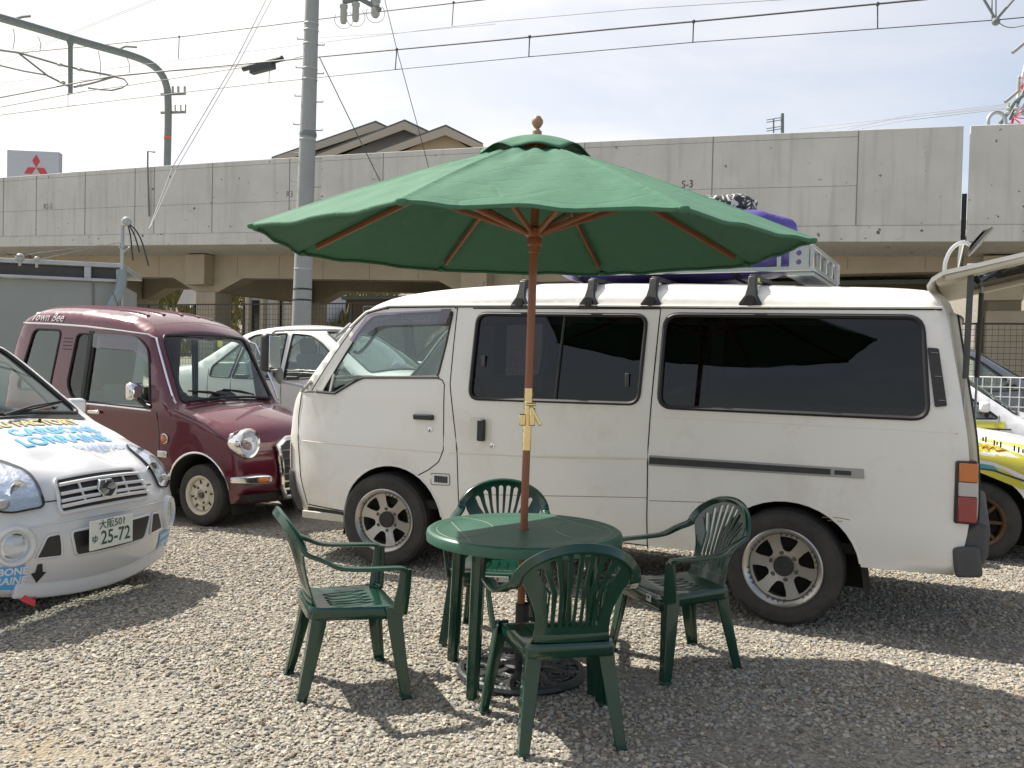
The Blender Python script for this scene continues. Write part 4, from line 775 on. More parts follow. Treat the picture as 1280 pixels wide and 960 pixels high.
mb = MB(); VB.sline(mb, [(-.33, 1.722), (-.2, 1.838), (0, 1.882), (.53, 1.882), (1.365, 1.876), (2.4, 1.860), (3.60, 1.848)], .0095, .004); mb.build('roof_gutter', m_white, van)
mb = MB(); VB.sline(mb, [(-.19, 1.826), (0, 1.868), (.53, 1.870), (1.365, 1.864), (2.4, 1.848), (3.60, 1.836)], .005, .001); mb.build('gutter_shadow_gap', m_seam, van)
# slide rail, handles, vents
mb = MB(); VB.side(mb, rpoly([(1.99, .942), (3.235, .946), (3.24, .892), (1.99, .878)], .006), off=.004, sides=(-1,), grid=.2); rl = mb.build('slide_rail', mat('rail_metal', (.30, .30, .29), .35, metal=.6), van)
mb = MB(); VB.side(mb, rpoly([(1.995, .930), (3.06, .934), (3.06, .902), (1.995, .890)], .004), off=.008, sides=(-1,), grid=.2); VB.side(mb, rpoly([(3.08, .930), (3.17, .930), (3.17, .906), (3.08, .905)], .004), off=.008, sides=(-1,)); mb.build('rail_slot', m_black, rl)
mb = MB(); mb.box(VB.sp(.355, 1.10, .012), (.16, .03, .038)); mb.build('door_handle', m_black, van, bevel=.008)
mb = MB(); VB.side(mb, rpoly([(.72, 1.12), (.885, 1.118), (.885, .955), (.72, .950)], .02), off=.0015, sides=(-1,)); rc = mb.build('handle_recess', mat('recess_paint', (.70, .68, .62), .5), van)
MB().box(VB.sp(.815, 1.033, .016), (.052, .035, .145)).build('door_handle', m_black, rc, bevel=.008)
for q in ((.406, 1.015), (.898, .934)):
    x, y, z = VB.sp(*q, 0); lk = MB().lathe([(.018, 0), (.018, -.006), (.013, -.008), (.0001, -.007)], 'Y', 16, (x, y, z)).build('door_lock', m_chrome, van); MB().box((x, y - .008, z), (.004, .004, .018)).build('key_slot', m_stick_k, lk)
mb = MB(); VB.side(mb, rpoly([(.42, .712), (.57, .716), (.572, .640), (.422, .634)], .012), off=.003, sides=(-1,)); gv = mb.build('side_grille', m_white, van)
mb = MB()
for i in range(8): mb.box(VB.sp(.455 + i * .0135, .676, .006), (.008, .006, .046))
mb.build('grille_slots', m_stick_k, gv, smooth=False)
mb = MB(); VB.sline(mb, dens(rpoly([(.42, .712), (.57, .716), (.572, .640), (.422, .634)], .012), .05, True), .0022, .003); mb.build('grille_rim', m_seam, gv)
mb = MB(); VB.side(mb, rpoly([(3.535, 1.628), (3.592, 1.624), (3.643, 1.315), (3.583, 1.306)], .01), off=.012, sides=(-1,)); pv = mb.build('pillar_vent', m_black, van)
for i in (0, 4, 8): MB().tube([VB.sp(3.555 + i * .0055, 1.60 - i * .032, .012), VB.sp(3.59 + i * .0055, 1.598 - i * .032, .012)], .004, 6).build('vent_louvre', m_dgrey, pv)
# sill step, bumpers, lamps
mb = MB(); VB.side(mb, [(-.69, .372), (-.335, .368), (-.335, .335), (-.69, .342)], off=.006, sides=(-1,)); mb.build('sill_moulding', m_black, van)
mb = MB(); mb.box((-.52, -.81, .318), (.40, .03, .055)); mb.build('step_edge', m_beige, van, bevel=.006)
mb = MB()
sb0, sb1 = 0.02, VB.sat(z=.62, hi=.8)
o = [(sb0, -1), (sb0, 1), (sb1, 1), (sb1, -1)]
VB.band(mb, 0, 0, outer=dens(o, .1, True), off=.05, grid=.1); VB.side(mb, [(-.79, .34), (-.93, .50), (-.945, .625), (-.84, .632), (-.80, .50), (-.72, .335)], off=.022, grid=.03)
mb.build('front_bumper', m_black, van)
for sd in (-1, 1):
    mb = MB(); VB.side(mb, rpoly([(-.945, .85), (-.885, .85), (-.872, .64), (-.935, .64)], .008), off=.012, sides=(sd,), grid=.03)
    ts = sorted((sd * .86, sd * 1.0)); VB.band(mb, 0, 0, outer=[(sb1 + .02, ts[0]), (sb1 + .02, ts[1]), (sb1 + .22, ts[1]), (sb1 + .22, ts[0])], off=.012, grid=.03); mb.build('corner_lamp', m_clearl, van)
    ts = sorted((sd * .52, sd * .84)); mb = MB(); VB.band(mb, 0, 0, outer=[(sb1 + .03, ts[0]), (sb1 + .03, ts[1]), (sb1 + .2, ts[1]), (sb1 + .2, ts[0])], off=.01, grid=.05); mb.build('headlight', m_refl, van)
mb = MB(); VB.band(mb, 0, 0, outer=[(sb1 + .05, -.48), (sb1 + .05, .48), (sb1 + .2, .48), (sb1 + .2, -.48)], off=.006, grid=.1); mb.build('front_grille', m_black, van)
for sd in (-1, 1):
    x0 = 3.745
    mb = MB(); mb.box((x0, sd * .805, .857), (.105, .11, .335)); tl = mb.build('tail_light', m_black, van, bevel=.012)
    for zc, hh, mm, nm in ((.965, .10, m_amber, 'amber_lens'), (.875, .075, m_clearl, 'clear_lens'), (.768, .135, m_red, 'red_lens')):
        MB().box((x0 + .012, sd * .808, zc), (.092, .116, hh)).build(nm, mm, tl, bevel=.006)
    MB().box((3.715, sd * .795, 1.055), (.05, .06, .05)).build('hinge_bracket', m_white, van, bevel=.01)
mb = MB(); prof = [(3.72, .40), (3.80, .39), (3.865, .52), (3.87, .68), (3.80, .70), (3.72, .62)]
mb.prism([(a, b) for a, b in prof], lambda a, b: (a, -.80, b), lambda a, b: (a, .80, b)); mb.build('rear_bumper', m_dgrey, van, bevel=.02)
for sd in (-1, 1): MB().box((3.765, sd * .815, .485), (.135, .07, .165), Matrix.Rotation(R(-8), 3, 'Y')).build('bumper_corner', m_dgrey, van, bevel=.02)
# rear opening frame and inside
mb = MB(); Q = dens(rrhole, .06, True); mb.tube([VB.bp(a, t, .012) for a, t in Q], .024, 8, closed=True); mb.tube([VB.bp(a, t * .985, -.02) for a, t in Q], .035, 8, closed=True); mb.build('rear_door_frame', m_beige, van)
mb = MB(); Q = dens(rrhole, .06, True); mb.tube([VB.bp(a, t * .99, .036) for a, t in Q], .009, 6, closed=True); mb.build('door_weatherstrip', m_seal, van)
# raised tailgate
tgp = [(3.52, 1.985), (3.545, 2.03), (3.60, 2.066), (3.75, 2.10), (4.0, 2.16), (4.4, 2.255), (4.85, 2.34)]
def tg(k, y, th): 
    q = tgp[k]; return (q[0] + th * .2, y, q[1] - th)
mb = MB(); n = len(tgp)
ys = np.linspace(-.80, .80, 13)
V = []
for th in (0, .022):
    for k in range(n):
        for y in ys: V.append((tgp[k][0] + th * .2, y * (1 - .10 * (k / n) ** 2), tgp[k][1] - th - .02 * (y / .8) ** 2))
m_ = len(ys); F = []
for b in (0, n * m_):
    for k in range(n - 1):
        for j in range(m_ - 1): F.append((b + k * m_ + j, b + k * m_ + j + 1, b + (k + 1) * m_ + j + 1, b + (k + 1) * m_ + j))
for j, st in ((0, 1), (m_ - 1, 1)):
    for k in range(n - 1): F.append((k * m_ + j, (k + 1) * m_ + j, n * m_ + (k + 1) * m_ + j, n * m_ + k * m_ + j))
for k in (0, n - 1):
    for j in range(m_ - 1): F.append((k * m_ + j, k * m_ + j + 1, n * m_ + k * m_ + j + 1, n * m_ + k * m_ + j))
tgate = mb.add(V, F).build('tailgate', m_white, van, angle=50)
def tpt(k, y, d): 
    i = int(k); f = k - i; j = min(i + 1, n - 1); return (tgp[i][0] * (1 - f) + tgp[j][0] * f + d * .2, y, tgp[i][1] * (1 - f) + tgp[j][1] * f - d)
mb = MB(); mb.ribbon([tpt(k, -.73, .055) for k in (2, 3, 4, 5, 6)], [(0, 1, 0)] * 5, .09, .035); mb.ribbon([tpt(k, .73, .055) for k in (2, 3, 4, 5, 6)], [(0, 1, 0)] * 5, .09, .035)
mb.ribbon([tpt(2.2, y, .06) for y in (-.7, 0, .7)], [(1, 0, .2)] * 3, .16, .045); mb.ribbon([tpt(6, y, .05) for y in (-.7, 0, .7)], [(1, 0, .2)] * 3, .3, .06); mb.build('tailgate_inner_frame', m_beige, tgate, bevel=.01)
mb = MB(); mb.ribbon([tpt(k, 0, .035) for k in (2.9, 3.5, 4, 5, 5.7)], [(0, 1, 0)] * 5, 1.34, .012); mb.build('tailgate_window', m_glassd, tgate)
MB().box((3.68, -.66, 2.035), (.16, .1, .05), Matrix.Rotation(R(-14), 3, 'Y')).build('tailgate_hinge', m_beige, tgate, bevel=.012)
for y in (-.745, .70):
    a = Vector((3.735 if y < 0 else 3.80, y, 2.055)); b = Vector((3.72 if y < 0 else 3.785, y * 1.0, 1.07)); mid = a.lerp(b, .60)
    st = MB().tube([a, mid], .017, 10).build('gas_strut', m_dgrey, van); MB().tube([mid, b], .008, 8).build('strut_rod', m_galv, st); MB().tube([a + Vector((0, .0, .03)), a - Vector((0, 0, .02))], .02, 8).build('strut_joint', m_galv, st)
# rear-view mirror on the tailgate skin
a0 = Vector((3.60, -.52, 2.07)); pts = [a0, a0 + Vector((0, 0, .05)), a0 + Vector((.025, 0, .12)), a0 + Vector((.07, 0, .16)), a0 + Vector((.115, 0, .155)), a0 + Vector((.14, 0, .125))]
rm = MB().tube(chaikin(pts, 2), .011, 8).build('rear_mirror_arm', m_galv, tgate)
Mr = Matrix.Rotation(R(38), 3, 'Y')
V = MB().lathe([(.0001, -.02), (.06, -.02), (.095, -.006), (.10, .006), (.0001, .012)], 'X', 24); rmh = MB().add([Mr @ Vector((q[0], q[1], q[2])) + a0 + Vector((.175, 0, .16)) for q in V.v], V.f).build('rear_mirror', m_black, rm)
V = MB().lathe([(.0001, -.023), (.088, -.022)], 'X', 24); MB().add([Mr @ Vector(q) + a0 + Vector((.175, 0, .16)) for q in V.v], V.f).build('mirror_glass', m_chrome, rmh)
# nearside wing mirror
c = Vector((-.975, -.92, 1.525))
mm = MB().box(c, (.085, .15, .29)).build('wing_mirror', m_black, van, bevel=.03)
MB().box(c + Vector((.046, 0, 0)), (.008, .125, .255)).build('mirror_glass', m_chrome, mm, bevel=.01)
arm = MB(); p0 = Vector(VB.sp(-.40, 1.70, .0)); arm.tube(chaikin([p0, p0 + Vector((-.10, -.06, .005)), Vector((-.86, -.92, 1.695)), Vector((-.945, -.92, 1.69)), Vector((-.96, -.92, 1.63))], 3), .0105, 8)
p1 = Vector(VB.sp(-.705, 1.27, .0)); arm.tube(chaikin([p1, p1 + Vector((-.06, -.05, .02)), Vector((-.88, -.91, 1.31)), Vector((-.95, -.92, 1.33)), Vector((-.965, -.92, 1.40))], 3), .0105, 8)
arm.tube([p0 + Vector((-.06, -.03, -.05)), p0 + Vector((.07, -.02, .05))], .014, 6); arm.tube([p1 + Vector((-.04, -.02, -.03)), p1 + Vector((.05, -.015, .05))], .014, 6); arm.build('mirror_arm', m_galv, mm)
V = MB().lathe([(.0001, -.025), (.04, -.022), (.062, -.004), (.064, .004), (.0001, .006)], 'X', 20); Mr2 = Matrix.Rotation(R(20), 3, 'Z')
MB().add([Mr2 @ Vector(q) + Vector((-.875, -.92, 1.355)) for q in V.v], [*V.f]).build('round_mirror', m_dgrey, mm)
for u_, y_, rot_, st_ in ((0, -.715, 14, R(8)), (2.8055, -.725, 20, 0)): wheel(van, (u_, y_, .338), .338, .222, .225, 'alloy', -1, st_, 6, rot_)
for u_ in (0, 2.8055): wheel(van, (u_, .72, .338), .338, .222, .225, 'alloy', 1, 0, 6, 5)
# cabin
mb = MB(); mb.prism([(-.80, .9), (-.80, 1.20), (-.62, 1.27), (-.30, 1.36), (-.16, 1.34), (-.12, 1.1), (-.25, .9)], lambda a, b: (a, -.72, b), lambda a, b: (a, .72, b)); mb.build('dashboard', mat('dash_plastic', (.035, .038, .038), .6), van, bevel=.02)
seat(van, .80, -.40, .74, .55, -1); seat(van, .80, .40, .74, .55, -1); steering(van, .02, .40, 1.30, -1)
mb = MB(); mb.box((1.25, 0, 1.1), (.03, 1.45, 1.3)); mb.build('bulkhead', m_int, van)
gh = MB(); gh.tube(chaikin([VB.sp(-.33, 1.55, -.07), VB.sp(-.30, 1.53, -.11), VB.sp(-.17, 1.69, -.12), VB.sp(-.16, 1.73, -.08)], 2), .012, 8); gh.build('grab_handle', m_dgrey, van)
mb = MB(); mb.tube([(.3, 0, 1.97), (.34, .02, 2.12)], .003, 5); mb.build('aerial', m_black, van)

# ---- roof rack on the van and its load
rack = thing('roof_rack', tuple(Vector(van.location) + UV * 1.6 + Vector((0, 0, 1.87))), UH, 'black clamp-on roof rack standing in the gutters of the white van', 'roof rack')
for u_ in (1.045, 1.54, 1.955, 2.568):
    for sd in (-1, 1):
        y0 = abs(VB.sp(u_, 1.87, 0)[1]) + .012; x = u_ - 1.6
        prof = [(-.068, -.03), (.068, -.03), (.066, 0), (.036, .05), (.026, .10), (.024, .165), (-.024, .165), (-.026, .10), (-.036, .05), (-.066, 0)]
        ft = MB().prism(prof, lambda a, b: (x + a, sd * (y0 - .32 * b * (b > .0)) - .0, b + .01), lambda a, b: (x + a, sd * (y0 - .055 - .32 * b * (b > .0)), b + .01)).build('rack_foot', m_black, rack, bevel=.006)
        kb = MB().lathe([(.032, 0), (.030, -.02), (.0001, -.022)], 'Y', 14, (x, 0, 0))
        MB().add([(q[0], sd * (y0 - q[1] * 1.0 * 1 - .012), q[2] + .025) for q in kb.v], kb.f).build('clamp_knob', m_black, ft)
    MB().box((u_ - 1.6, 0, .172), (.05, 1.42, .028)).build('cross_bar', m_black, rack, bevel=.005)
MB().box((2.568 - 1.6, -.69, .155), (.058, .05, .02)).build('yellow_strap', mat('lime_strap', (.55, .65, .08), .5), rack, bevel=.003)
def blob(cx, cy, cz, rx, ry, rz, seed, nu=40, nv=20, pw=.55, am=.05):
    rg = np.random.default_rng(seed); ph = rg.uniform(0, 6.28, 12); V = []; F = []
    for i in range(nv + 1):
        b = -math.pi / 2 + math.pi * i / nv
        for j in range(nu):
            a = 2 * math.pi * j / nu; f = lambda v: math.copysign(abs(v) ** pw, v)
            k = 1 + am * (math.sin(3 * a + ph[0] + 2 * b) + .7 * math.sin(7 * a + 3 * b + ph[1]) + .5 * math.sin(11 * a - 5 * b + ph[2]))
            V.append((cx + rx * k * f(math.cos(b)) * f(math.cos(a)), cy + ry * k * f(math.cos(b)) * f(math.sin(a)), cz + rz * (1 + am * math.sin(4 * a + ph[3]) * .8) * f(math.sin(b))))
    for i in range(nv):
        for j in range(nu): F.append((i * nu + j, i * nu + (j + 1) % nu, (i + 1) * nu + (j + 1) % nu, (i + 1) * nu + j))
    return V, F
tp = MB().add(*blob(1.80, .05, 2.315, .86, .42, .235, 3)).build('tarp_bundle', m_purple, None, angle=60, merge=1e-4)
tp.location = van.location; tp.rotation_euler = (0, 0, UH); tag(tp, 'purple tarpaulin bundle strapped along the roof rack, behind the parasol canopy', 'tarp')
for u_ in (1.25, 1.8, 2.35):
    sc_ = max(.05, 1 - abs((u_ - 1.80) / .86) ** (2 / .55)) ** (.55 / 2); pts = []
    for k in range(48):
        a = 2 * math.pi * k / 48; f = lambda v: math.copysign(abs(v) ** .55, v); pts.append((u_, .05 + .445 * sc_ * f(math.cos(a)), 2.315 + .252 * sc_ * f(math.sin(a))))
    MB().ribbon(pts + pts[:2], [(1, 0, 0)] * 50, .035, .008).build('tie_strap', m_black, tp)
bg_ = MB().add(*blob(2.20, .04, 2.60, .20, .17, .07, 9, am=.08)).build('striped_bag', None, None, angle=60, merge=1e-4)
bm_ = mat('bag_stripes', (.03, .03, .03), .6); nt = bm_.node_tree; wv = nt.nodes.new('ShaderNodeTexNoise'); wv.inputs['Scale'].default_value = 13; wv.inputs['Distortion'].default_value = 2.2
tcb = nt.nodes.new('ShaderNodeTexCoord'); rmp = nt.nodes.new('ShaderNodeValToRGB'); rmp.color_ramp.elements[0].position = .52; rmp.color_ramp.elements[1].position = .56; rmp.color_ramp.elements[0].color = (.03, .03, .035, 1); rmp.color_ramp.elements[1].color = (.62, .62, .60, 1)
nt.links.new(tcb.outputs['Object'], wv.inputs['Vector']); nt.links.new(wv.outputs['Fac'], rmp.inputs[0]); nt.links.new(rmp.outputs[0], nt.nodes['Principled BSDF'].inputs['Base Color'])
bg_.data.materials.clear(); bg_.data.materials.append(bm_)
bg_.location = van.location; bg_.rotation_euler = (0, 0, UH); tag(bg_, 'black and white patterned bag on top of the purple tarpaulin', 'bag')
lad = thing('aluminium_ladder', van.location, UH, 'silver aluminium folding ladder carried along the van roof beside the tarpaulin', 'ladder')
mb = MB(); y0 = -.50
for z in (2.105, 2.235): mb.box((2.1, y0, z), (1.52, .03, .028))
mb.build('side_rail', m_alum, lad, bevel=.004)
for u_ in (1.5, 1.9, 2.3, 2.675): MB().box((u_, y0, 2.17), (.022, .024, .11)).build('rung', m_alum, lad, bevel=.003)
hp = MB(); pl = [(2.74, 2.095), (2.855, 2.095), (2.855, 2.245), (2.74, 2.245)]
hp.prism(pl, lambda a, b: (a, y0 - .02, b), lambda a, b: (a, y0 - .006, b), [[(2.795 + .017 * math.cos(R(t)), zc + .017 * math.sin(R(t))) for t in range(0, 360, 30)] for zc in (2.145, 2.20)])
hp.build('hinge_plate', m_galv, lad)
mb = MB()
for z in (2.105, 2.235): mb.box((2.87, .06, z), (.034, 1.14, .028))
for y in (-.5, -.22, .06, .34, .62): mb.box((2.87, y, 2.17), (.026, .024, .125))
mb.box((2.80, .06, 2.075), (.16, 1.1, .022)); mb.build('end_frame', m_alum, lad, bevel=.004)
MB().prism([(.50, 2.10), (.62, 2.10), (.62, 2.24), (.50, 2.24)], lambda a, b: (2.895, a, b), lambda a, b: (2.882, a, b), [[(.56 + .017 * math.cos(R(t)), zc + .017 * math.sin(R(t))) for t in range(0, 360, 30)] for zc in (2.145, 2.195)]).build('hinge_plate', m_galv, lad)
# ---- maroon retro hatchback
MH = R(-26); MU = Vector((math.cos(MH), math.sin(MH), 0)); MW = Vector((-math.sin(MH), math.cos(MH), 0))
mar = thing('retro_car', (-2.7156407 + MW.x * .70, 7.9619343 + MW.y * .70, 0), MH, 'small maroon retro car with round chrome headlights and a tall roof', 'car')
def wf_mar(u, z):
    u = np.asarray(u, float); z = np.asarray(z, float)
    w = .70 - .085 * np.clip((z - 1.0) / .9, 0, 1) ** 1.2 - .03 * np.clip((.5 - z) / .3, 0, 1) + .012 * np.exp(-((z - .96) / .05) ** 2)
    return w - .10 * np.clip((u - .1) / .4, 0, 1) ** 2 * .7 - .05 * np.clip((-2.3 - u) / .4, 0, 1) ** 2
silm = [(.36, .22, .03, .06), (.42, .30, .07, .10), (.445, .45, .09, .11), (.445, .60, .10, .11), (.42, .72, .10, .11), (.36, .82, .10, .10), (.18, .90, .10, .09), (-.05, .97, .09, .08), (-.25, 1.02, .07, .06), (-.32, 1.045, .05, .06), (-.60, 1.60, .05, .05), (-.66, 1.69, .07, .04), (-.78, 1.78, .12, .04), (-1.0, 1.86, .13, .04),
        (-1.5, 1.91, .13, .04), (-2.1, 1.93, .13, .04), (-2.38, 1.89, .12, .05), (-2.50, 1.78, .10, .05), (-2.58, 1.5, .06, .05), (-2.66, 1.1, .06, .05), (-2.68, .6, .06, .05), (-2.6, .26, .05, .04)]
QB = Body(silm, wf_mar, 1.0, 11); QB.wmax = .70
mw1 = rpoly([(-2.24, 1.715), (-1.845, 1.705), (-1.94, 1.12), (-2.42, 1.12)], .07)
mq = rpoly([(-1.62, 1.675), (-1.405, 1.668), (-1.455, 1.045), (-1.60, 1.045), (-1.70, 1.18)], [.06, .02, .02, .1, .1])
md = rpoly([(-1.375, 1.665), (-.80, 1.645), (-.66, 1.53), (-.585, 1.012), (-1.425, 1.035)], [.02, .08, .06, .02, .02])
maf = archhole((-.02, .29), .335, .345, .12); mar_ = archhole((-2.06, .29), .335, .34, .12)
s0 = QB.sat(z=1.065, hi=2.2); s1 = QB.sat(z=1.66, hi=2.6); mws = rpoly([(s0, -.93), (s0, .93), (s1, .90), (s1, -.90)], .06)
mb = MB(); QB.side(mb, QB.outline, [mw1, mq, md, maf, mar_], edge=True); QB.band(mb, 0, QB.s[-1], [mws]); mb.build('body', m_maroon, mar, merge=4e-4, angle=50)
liner(mar, QB, [maf, mar_]); MB().box((-1, 0, .27), (3.0, 1.2, .05)).build('floor', m_well, mar)
mb = MB(); QB.band(mb, 0, 0, outer=mws, off=-.004, grid=.1); mb.build('windscreen', m_glassc, mar)
mb = MB(); mb.tube([QB.bp(a, t, .001) for a, t in dens(mws, .06)], .014, 6, closed=True); mb.build('windscreen_seal', m_seal, mar)
for sd in (-1, 1):
    for nm, q in (('rear_side_window', mw1), ('quarter_window', mq), ('door_window', md)): side_window(QB, mar, nm, q, m_glassc if sd > 0 or nm == 'quarter_window' else m_glass, .011, sd)
    mb = MB(); QB.sline(mb, [(-2.50, 1.775), (-2.0, 1.765), (-1.5, 1.742), (-1.0, 1.70), (-.70, 1.672), (-.58, 1.62), (-.30, 1.06)], .010, .004, (sd,)); mb.build('roof_trim', m_chrome, mar)
    mb = MB(); QB.sline(mb, [(-1.66, 1.022), (-1.2, 1.012), (-.56, .988)], .009, .003, (sd,)); mb.build('belt_trim', m_chrome, mar)
    mb = MB(); QB.sline(mb, arc((-.02, .29), .345, .355, 168, 8, 18), .010, .004, (sd,)); mb.build('arch_trim', m_chrome, mar); mb = MB(); QB.sline(mb, arc((-2.06, .29), .345, .35, 168, 8, 18), .010, .004, (sd,)); mb.build('arch_trim', m_chrome, mar)
for sd in (-1, 1): QB.side(mb := MB(), [(-1.46, 1.70), (-1.39, 1.70), (-1.44, 1.03), (-1.50, 1.03)], off=.003, sides=(sd,), grid=.1); mb.build('door_pillar', m_seal, mar)
mv = rpoly([(-1.37, 1.675), (-.80, 1.655), (-.655, 1.535), (-.63, 1.40), (-.78, 1.52), (-1.365, 1.545)], [.02, .08, .04, .02, .1, .02])
mb = MB(); QB.side(mb, mv, off=.028, sides=(-1,), grid=.06); mb.build('window_visor', m_visor, mar)
mb = MB()
for q in ([(-1.38, 1.02), (-1.40, .7), (-1.36, .35)], [(-.50, .98), (-.475, .80), (-.47, .55), (-.42, .40)], [(-1.36, .33), (-.42, .33)], [(-.30, 1.0), (.05, .90), (.26, .79), (.44, .655)]): QB.sline(mb, q, .004, -.001, (-1, 1))
QB.bline(mb, [(QB.sat(z=.655, hi=1), -1), (QB.sat(z=.655, hi=1), 1)], .004, -.001); mb.build('panel_gap', m_seam, mar)
mb = MB()
for i in range(4): QB.sline(mb, [(-1.80, 1.63 - i * .035), (-1.68, 1.626 - i * .035)], .005, 0)
mb.build('pillar_louvre', mat('maroon_dark', (.05, .008, .014), .5), mar)
mb = MB(); x, y, z = QB.sp(-1.28, .945, .018); mb.box((x, y, z), (.15, .028, .035)); mb.build('door_handle', m_chrome, mar, bevel=.01)
sa_, sb_ = QB.sat(u=-.95, lo=2, hi=4.2), QB.sat(u=-2.32, lo=2.5, hi=5)
for t_ in (-.82, -.45, 0, .45, .82): QB.bline(mb := MB(), [(sa_, t_), (sb_, t_)], .030, -.012); mb.build('roof_rib', m_maroon, mar)
c = Vector((-.70, -.78, 1.155)); mm = MB().box(c, (.10, .15, .16)).build('wing_mirror', m_chrome, mar, bevel=.03); MB().box(c + Vector((-.05, 0, 0)), (.006, .12, .13)).build('mirror_glass', m_glassd, mm, bevel=.01)
mb = MB(); mb.tube([c + Vector((.03, .03, -.07)), c + Vector((.05, .08, -.12)), Vector(QB.sp(-.58, 1.02, 0))], .022, 8); mb.build('mirror_stalk', m_black, mm)
for sd in (-1, 1):
    x, y, z = .425, sd * .585, .745
    hp = MB().lathe([(.085, -.14), (.112, -.07), (.127, -.01), (.132, .035), (.124, .05), (.108, .045), (.104, .03)], 'X', 32, (x, y, z)).build('headlight', m_chrome, mar)
    MB().lathe([(.106, .034), (.085, .055), (.05, .068), (.0001, .073)], 'X', 28, (x, y, z)).build('headlight_lens', m_lens, hp)
    MB().lathe([(.105, .03), (.07, .0), (.03, -.04), (.0001, -.05)], 'X', 28, (x, y, z)).build('reflector', m_refl, hp)
    bpz = [(QB.sat(z=.43, hi=1), sd * t) for t in (.66, .74, .82, .91, 1.0)]; mb = MB(); P_ = [Vector(QB.bp(a, t, .03)) for a, t in bpz] + [Vector(QB.sp(.36, .43, .03, sd))]
    mb.ribbon(P_, [(0, 0, 1)] * len(P_), [.05, .08, .085, .085, .08, .045], [.03, .05, .05, .05, .05, .03]); ob = mb.build('bumperette', m_chrome, mar, bevel=.012)
    MB().add(*blob(P_[2].x + .022, P_[2].y, P_[2].z, .02, .07, .028, 5, 16, 10, .9, 0)).build('indicator_lens', m_amber, ob)
    x, y, z = QB.sp(-.40, .745, .004, sd); sl = MB().lathe([(.046, 0), (.046, .012), (.040, .016)], 'Y', 20, (0, 0, 0)); o_ = MB().add([(q[0] + x, y + sd * q[1], q[2] + z) for q in sl.v], sl.f).build('side_marker', m_chrome, mar)
    sl = MB().lathe([(.038, .008), (.032, .02), (.0001, .026)], 'Y', 20); MB().add([(q[0] + x, y + sd * q[1], q[2] + z) for q in sl.v], sl.f).build('marker_lens', m_amber, o_)
mb = MB(); mb.box(QB.sp(-.43, .605, .006), (.11, .012, .06)); mb.build('fender_badge', m_chrome, mar, bevel=.01)
# grille
def fzq(B, y, z, hi=1.2):
    s_ = B.sat(z=z, hi=hi); return (s_, y / float(np.interp(s_, B.s, B.we)))
go = [(-.30, .68), (-.20, .72), (.20, .72), (.30, .68), (.25, .36), (.17, .29), (-.17, .29), (-.25, .36)]
go3 = [QB.bp(*fzq(QB, a, b), .035) for a, b in dens(go, .04, True)]
gr = MB().tube(go3, .024, 8, closed=True).build('grille_frame', m_chrome, mar)
mb = MB(); QB.band(mb, 0, 0, outer=[fzq(QB, a, b) for a, b in dens(go, .06, True)], off=.008, grid=.06); mb.build('grille_back', m_stick_k, gr)
mb = MB()
for i in range(6):
    z = .345 + i * .06; h_ = .235 + .05 * (z - .3) / .4; P_ = [QB.bp(*fzq(QB, y, z), .03) for y in np.linspace(-h_, h_, 7)]; mb.ribbon(P_, [(0, 0, 1)] * 7, .022, .03)
mb.build('grille_bar', m_chrome, gr)
MB().ribbon([QB.bp(*fzq(QB, y, .735), .04) for y in np.linspace(-.12, .12, 5)], [(0, 0, 1)] * 5, .03, .03).build('grille_crest', m_chrome, gr, bevel=.006)
wiper(mar, QB, s0 + .02, -.15, s0 + .10, -.78); wiper(mar, QB, s0 + .02, .45, s0 + .09, -.15)
letters('roof_lettering', 'Town Bee', .12, lambda a, b: QB.sp(-2.06 + a, 1.83 + b - .03 * a, .009), mat('silver_script', (.62, .58, .58), .4), mar, sx=.95, shear=.25, bold=.001)
for u_, y_, s_ in ((0, -.60, R(-3)), (-2.06, -.60, 0)): wheel(mar, (u_, y_, .268), .268, .168, .155, 'steel', -1, s_)
for u_ in (0, -2.06): wheel(mar, (u_, .60, .268), .268, .168, .155, 'steel', 1)
seat(mar, -1.15, -.32, .52, .50); seat(mar, -1.15, .32, .52, .50); seat(mar, -1.95, 0, .50, .42, w=1.0); steering(mar, -.72, -.32, .98)
mb = MB(); mb.prism([(-.34, .8), (-.32, 1.03), (-.55, 1.06), (-.66, 1.02), (-.6, .8)], lambda a, b: (a, -.58, b), lambda a, b: (a, .58, b)); mb.build('dashboard', mat('dash_green', (.04, .045, .045), .6), mar, bevel=.02)
MB().tube([(-1.9, .1, 1.92), (-2.02, .1, 2.12)], .004, 5).build('aerial', m_black, mar)
MB().box(QB.bp(s1 - .08, .22, -.012), (.012, .06, .06)).build('inspection_sticker', mat('sticker_lemon', (.7, .65, .15), .5), mar)

